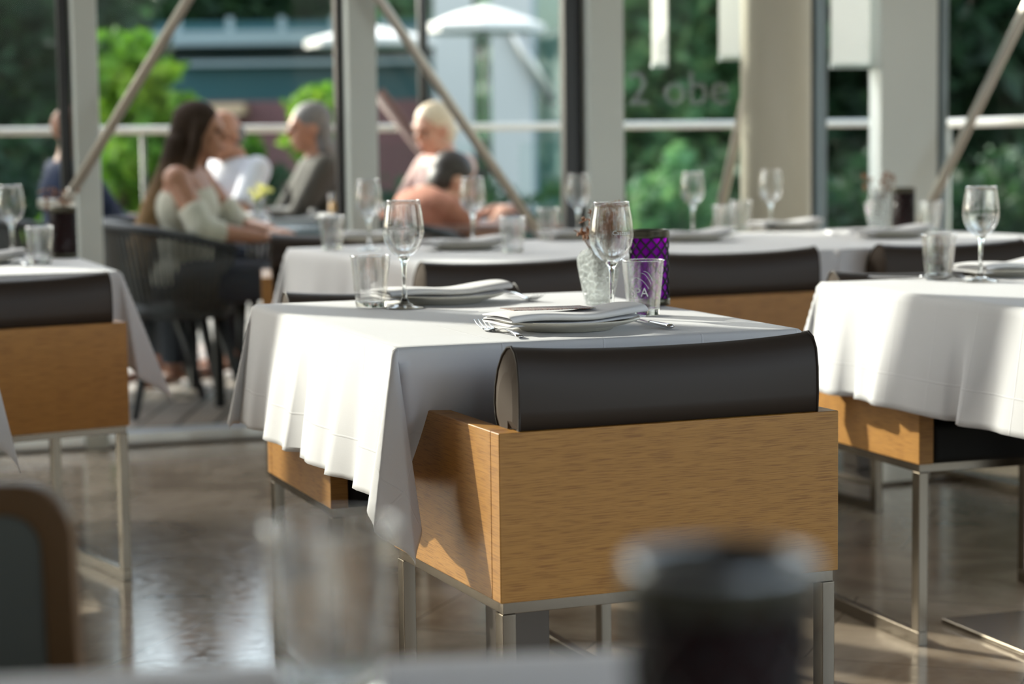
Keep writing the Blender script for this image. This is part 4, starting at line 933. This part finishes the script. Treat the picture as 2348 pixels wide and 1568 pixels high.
person(at_y(925, 500, 8.9).x, 8.9, -pi/2+.6, 'small dark-haired person in an orange top bending over the table', SKIN2, J(chest=(0, .10, .72), neck=(0, .18, .83), head=(0, .25, .90), sh=(.15, .13, .78), el=(.2, .28, .66), wr=(.08, .44, .75), pel=(0, 0, .50), look=(.2, 1, -.45)), clothes=(('top', ORNG, shirt(.6)), ('trousers', JEAN, trousers)), hair=Hair(shorthair, DKH))
rope_chair(at_y(905, 500, 8.9).x-.03, 8.87, -pi/2+.6, 'rope armchair of the dark-haired person in orange')
t_a = at_y(640, 500, 9.0)
terrace_table(at_y(660, 500, 8.95).x, 8.95, .85, .8, .3, 'dark slate terrace table between the woman and the grey-haired person')
WOODT = mat('reddish_brown_tabletop', (.22, .10, .075), .35)
terrace_table(at_y(1010, 500, 8.95).x+.08, 9.1, .7, .7, .3, 'reddish brown terrace table in front of the blond person', WOODT)
tz = .721
def small(o, px, Y, label, cat, z=tz, rz=0, grp=None):
    o.location = (at_y(px, 450, Y).x, Y, z); o.rotation_euler = (0, 0, rz); tag(o, label, cat, grp); return o
js = empty('juice_glass', (0, 0, 0)); MB().lathe([(.026, .0), (.032, .14), (.031, .14), (.025, .004), (0, .004)], 24, close=False).build('glass', DRINK, js, smooth=True)
MB().lathe([(0, .005), (.0245, .005), (.029, .095), (0, .095)], 24, close=False).build('juice', mat('orange_juice', (.75, .36, .02), .3), js, smooth=True); small(js, 770, 8.75, 'tall glass of orange juice on the terrace table by the second post', 'glass', .722)
for px, Y, rz, l in ((632, 9.15, .2, 'grey folded menu lying open on the dark terrace table'), (700, 9.25, -.1, 'second grey folded menu on the terrace table, nearer the grey-haired person')):
    m = MB(); m.box(-.10, -.07, 0, .10, .07, .012); m.box(-.10, -.07, .012, .09, .065, .02); small(m.build('menu_folder', mat('grey_menu_cover', (.40, .41, .40), .7), bev=.002), px, Y, l, 'menu', tz, rz, 'menus on the terrace table')
fv = empty('flower_vase', (0, 0, 0)); MB().lathe([(0, 0), (.03, 0), (.035, .05), (.02, .10), (.022, .12), (.018, .12), (0, .01)], 20, close=False).build('vase', DRINK, fv, smooth=True)
m = MB(); rn = random.Random(3)
for i in range(16): m.ell((rn.gauss(0, .022), rn.gauss(0, .022), .15+rn.gauss(0, .018)), (.014, .014, .011), 8, 6)
m.build('blossom', mat('yellow_petals', (.85, .80, .22), .6), fv, smooth=True); m = MB()
for i in range(5): m.tube([(0, 0, .02), (rn.gauss(0, .018), rn.gauss(0, .018), .14)], .002, 5)
m.build('stems', LEAFM, fv); small(fv, 597, 8.98, 'small vase of yellow flowers on the dark terrace table', 'vase')
cp = empty('coffee_cup', (0, 0, 0)); MB().lathe([(0, 0), (.022, 0), (.036, .03), (.04, .06), (.037, .06), (.03, .025), (0, .006)], 24, close=False).build('cup', WHITE, cp, smooth=True)
MB().lathe([(0, -.006), (.04, -.006), (.07, .004), (.07, .007), (.04, -.001), (0, -.001)], 28, close=False).build('saucer', WHITE, cp, smooth=True)
MB().tube([(.036, 0, .048), (.056, 0, .045), (.055, 0, .022), (.033, 0, .018)], .004, 8).build('handle', WHITE, cp, smooth=True); small(cp, 588, 8.72, 'white cup and saucer in front of the woman', 'cup', .728)
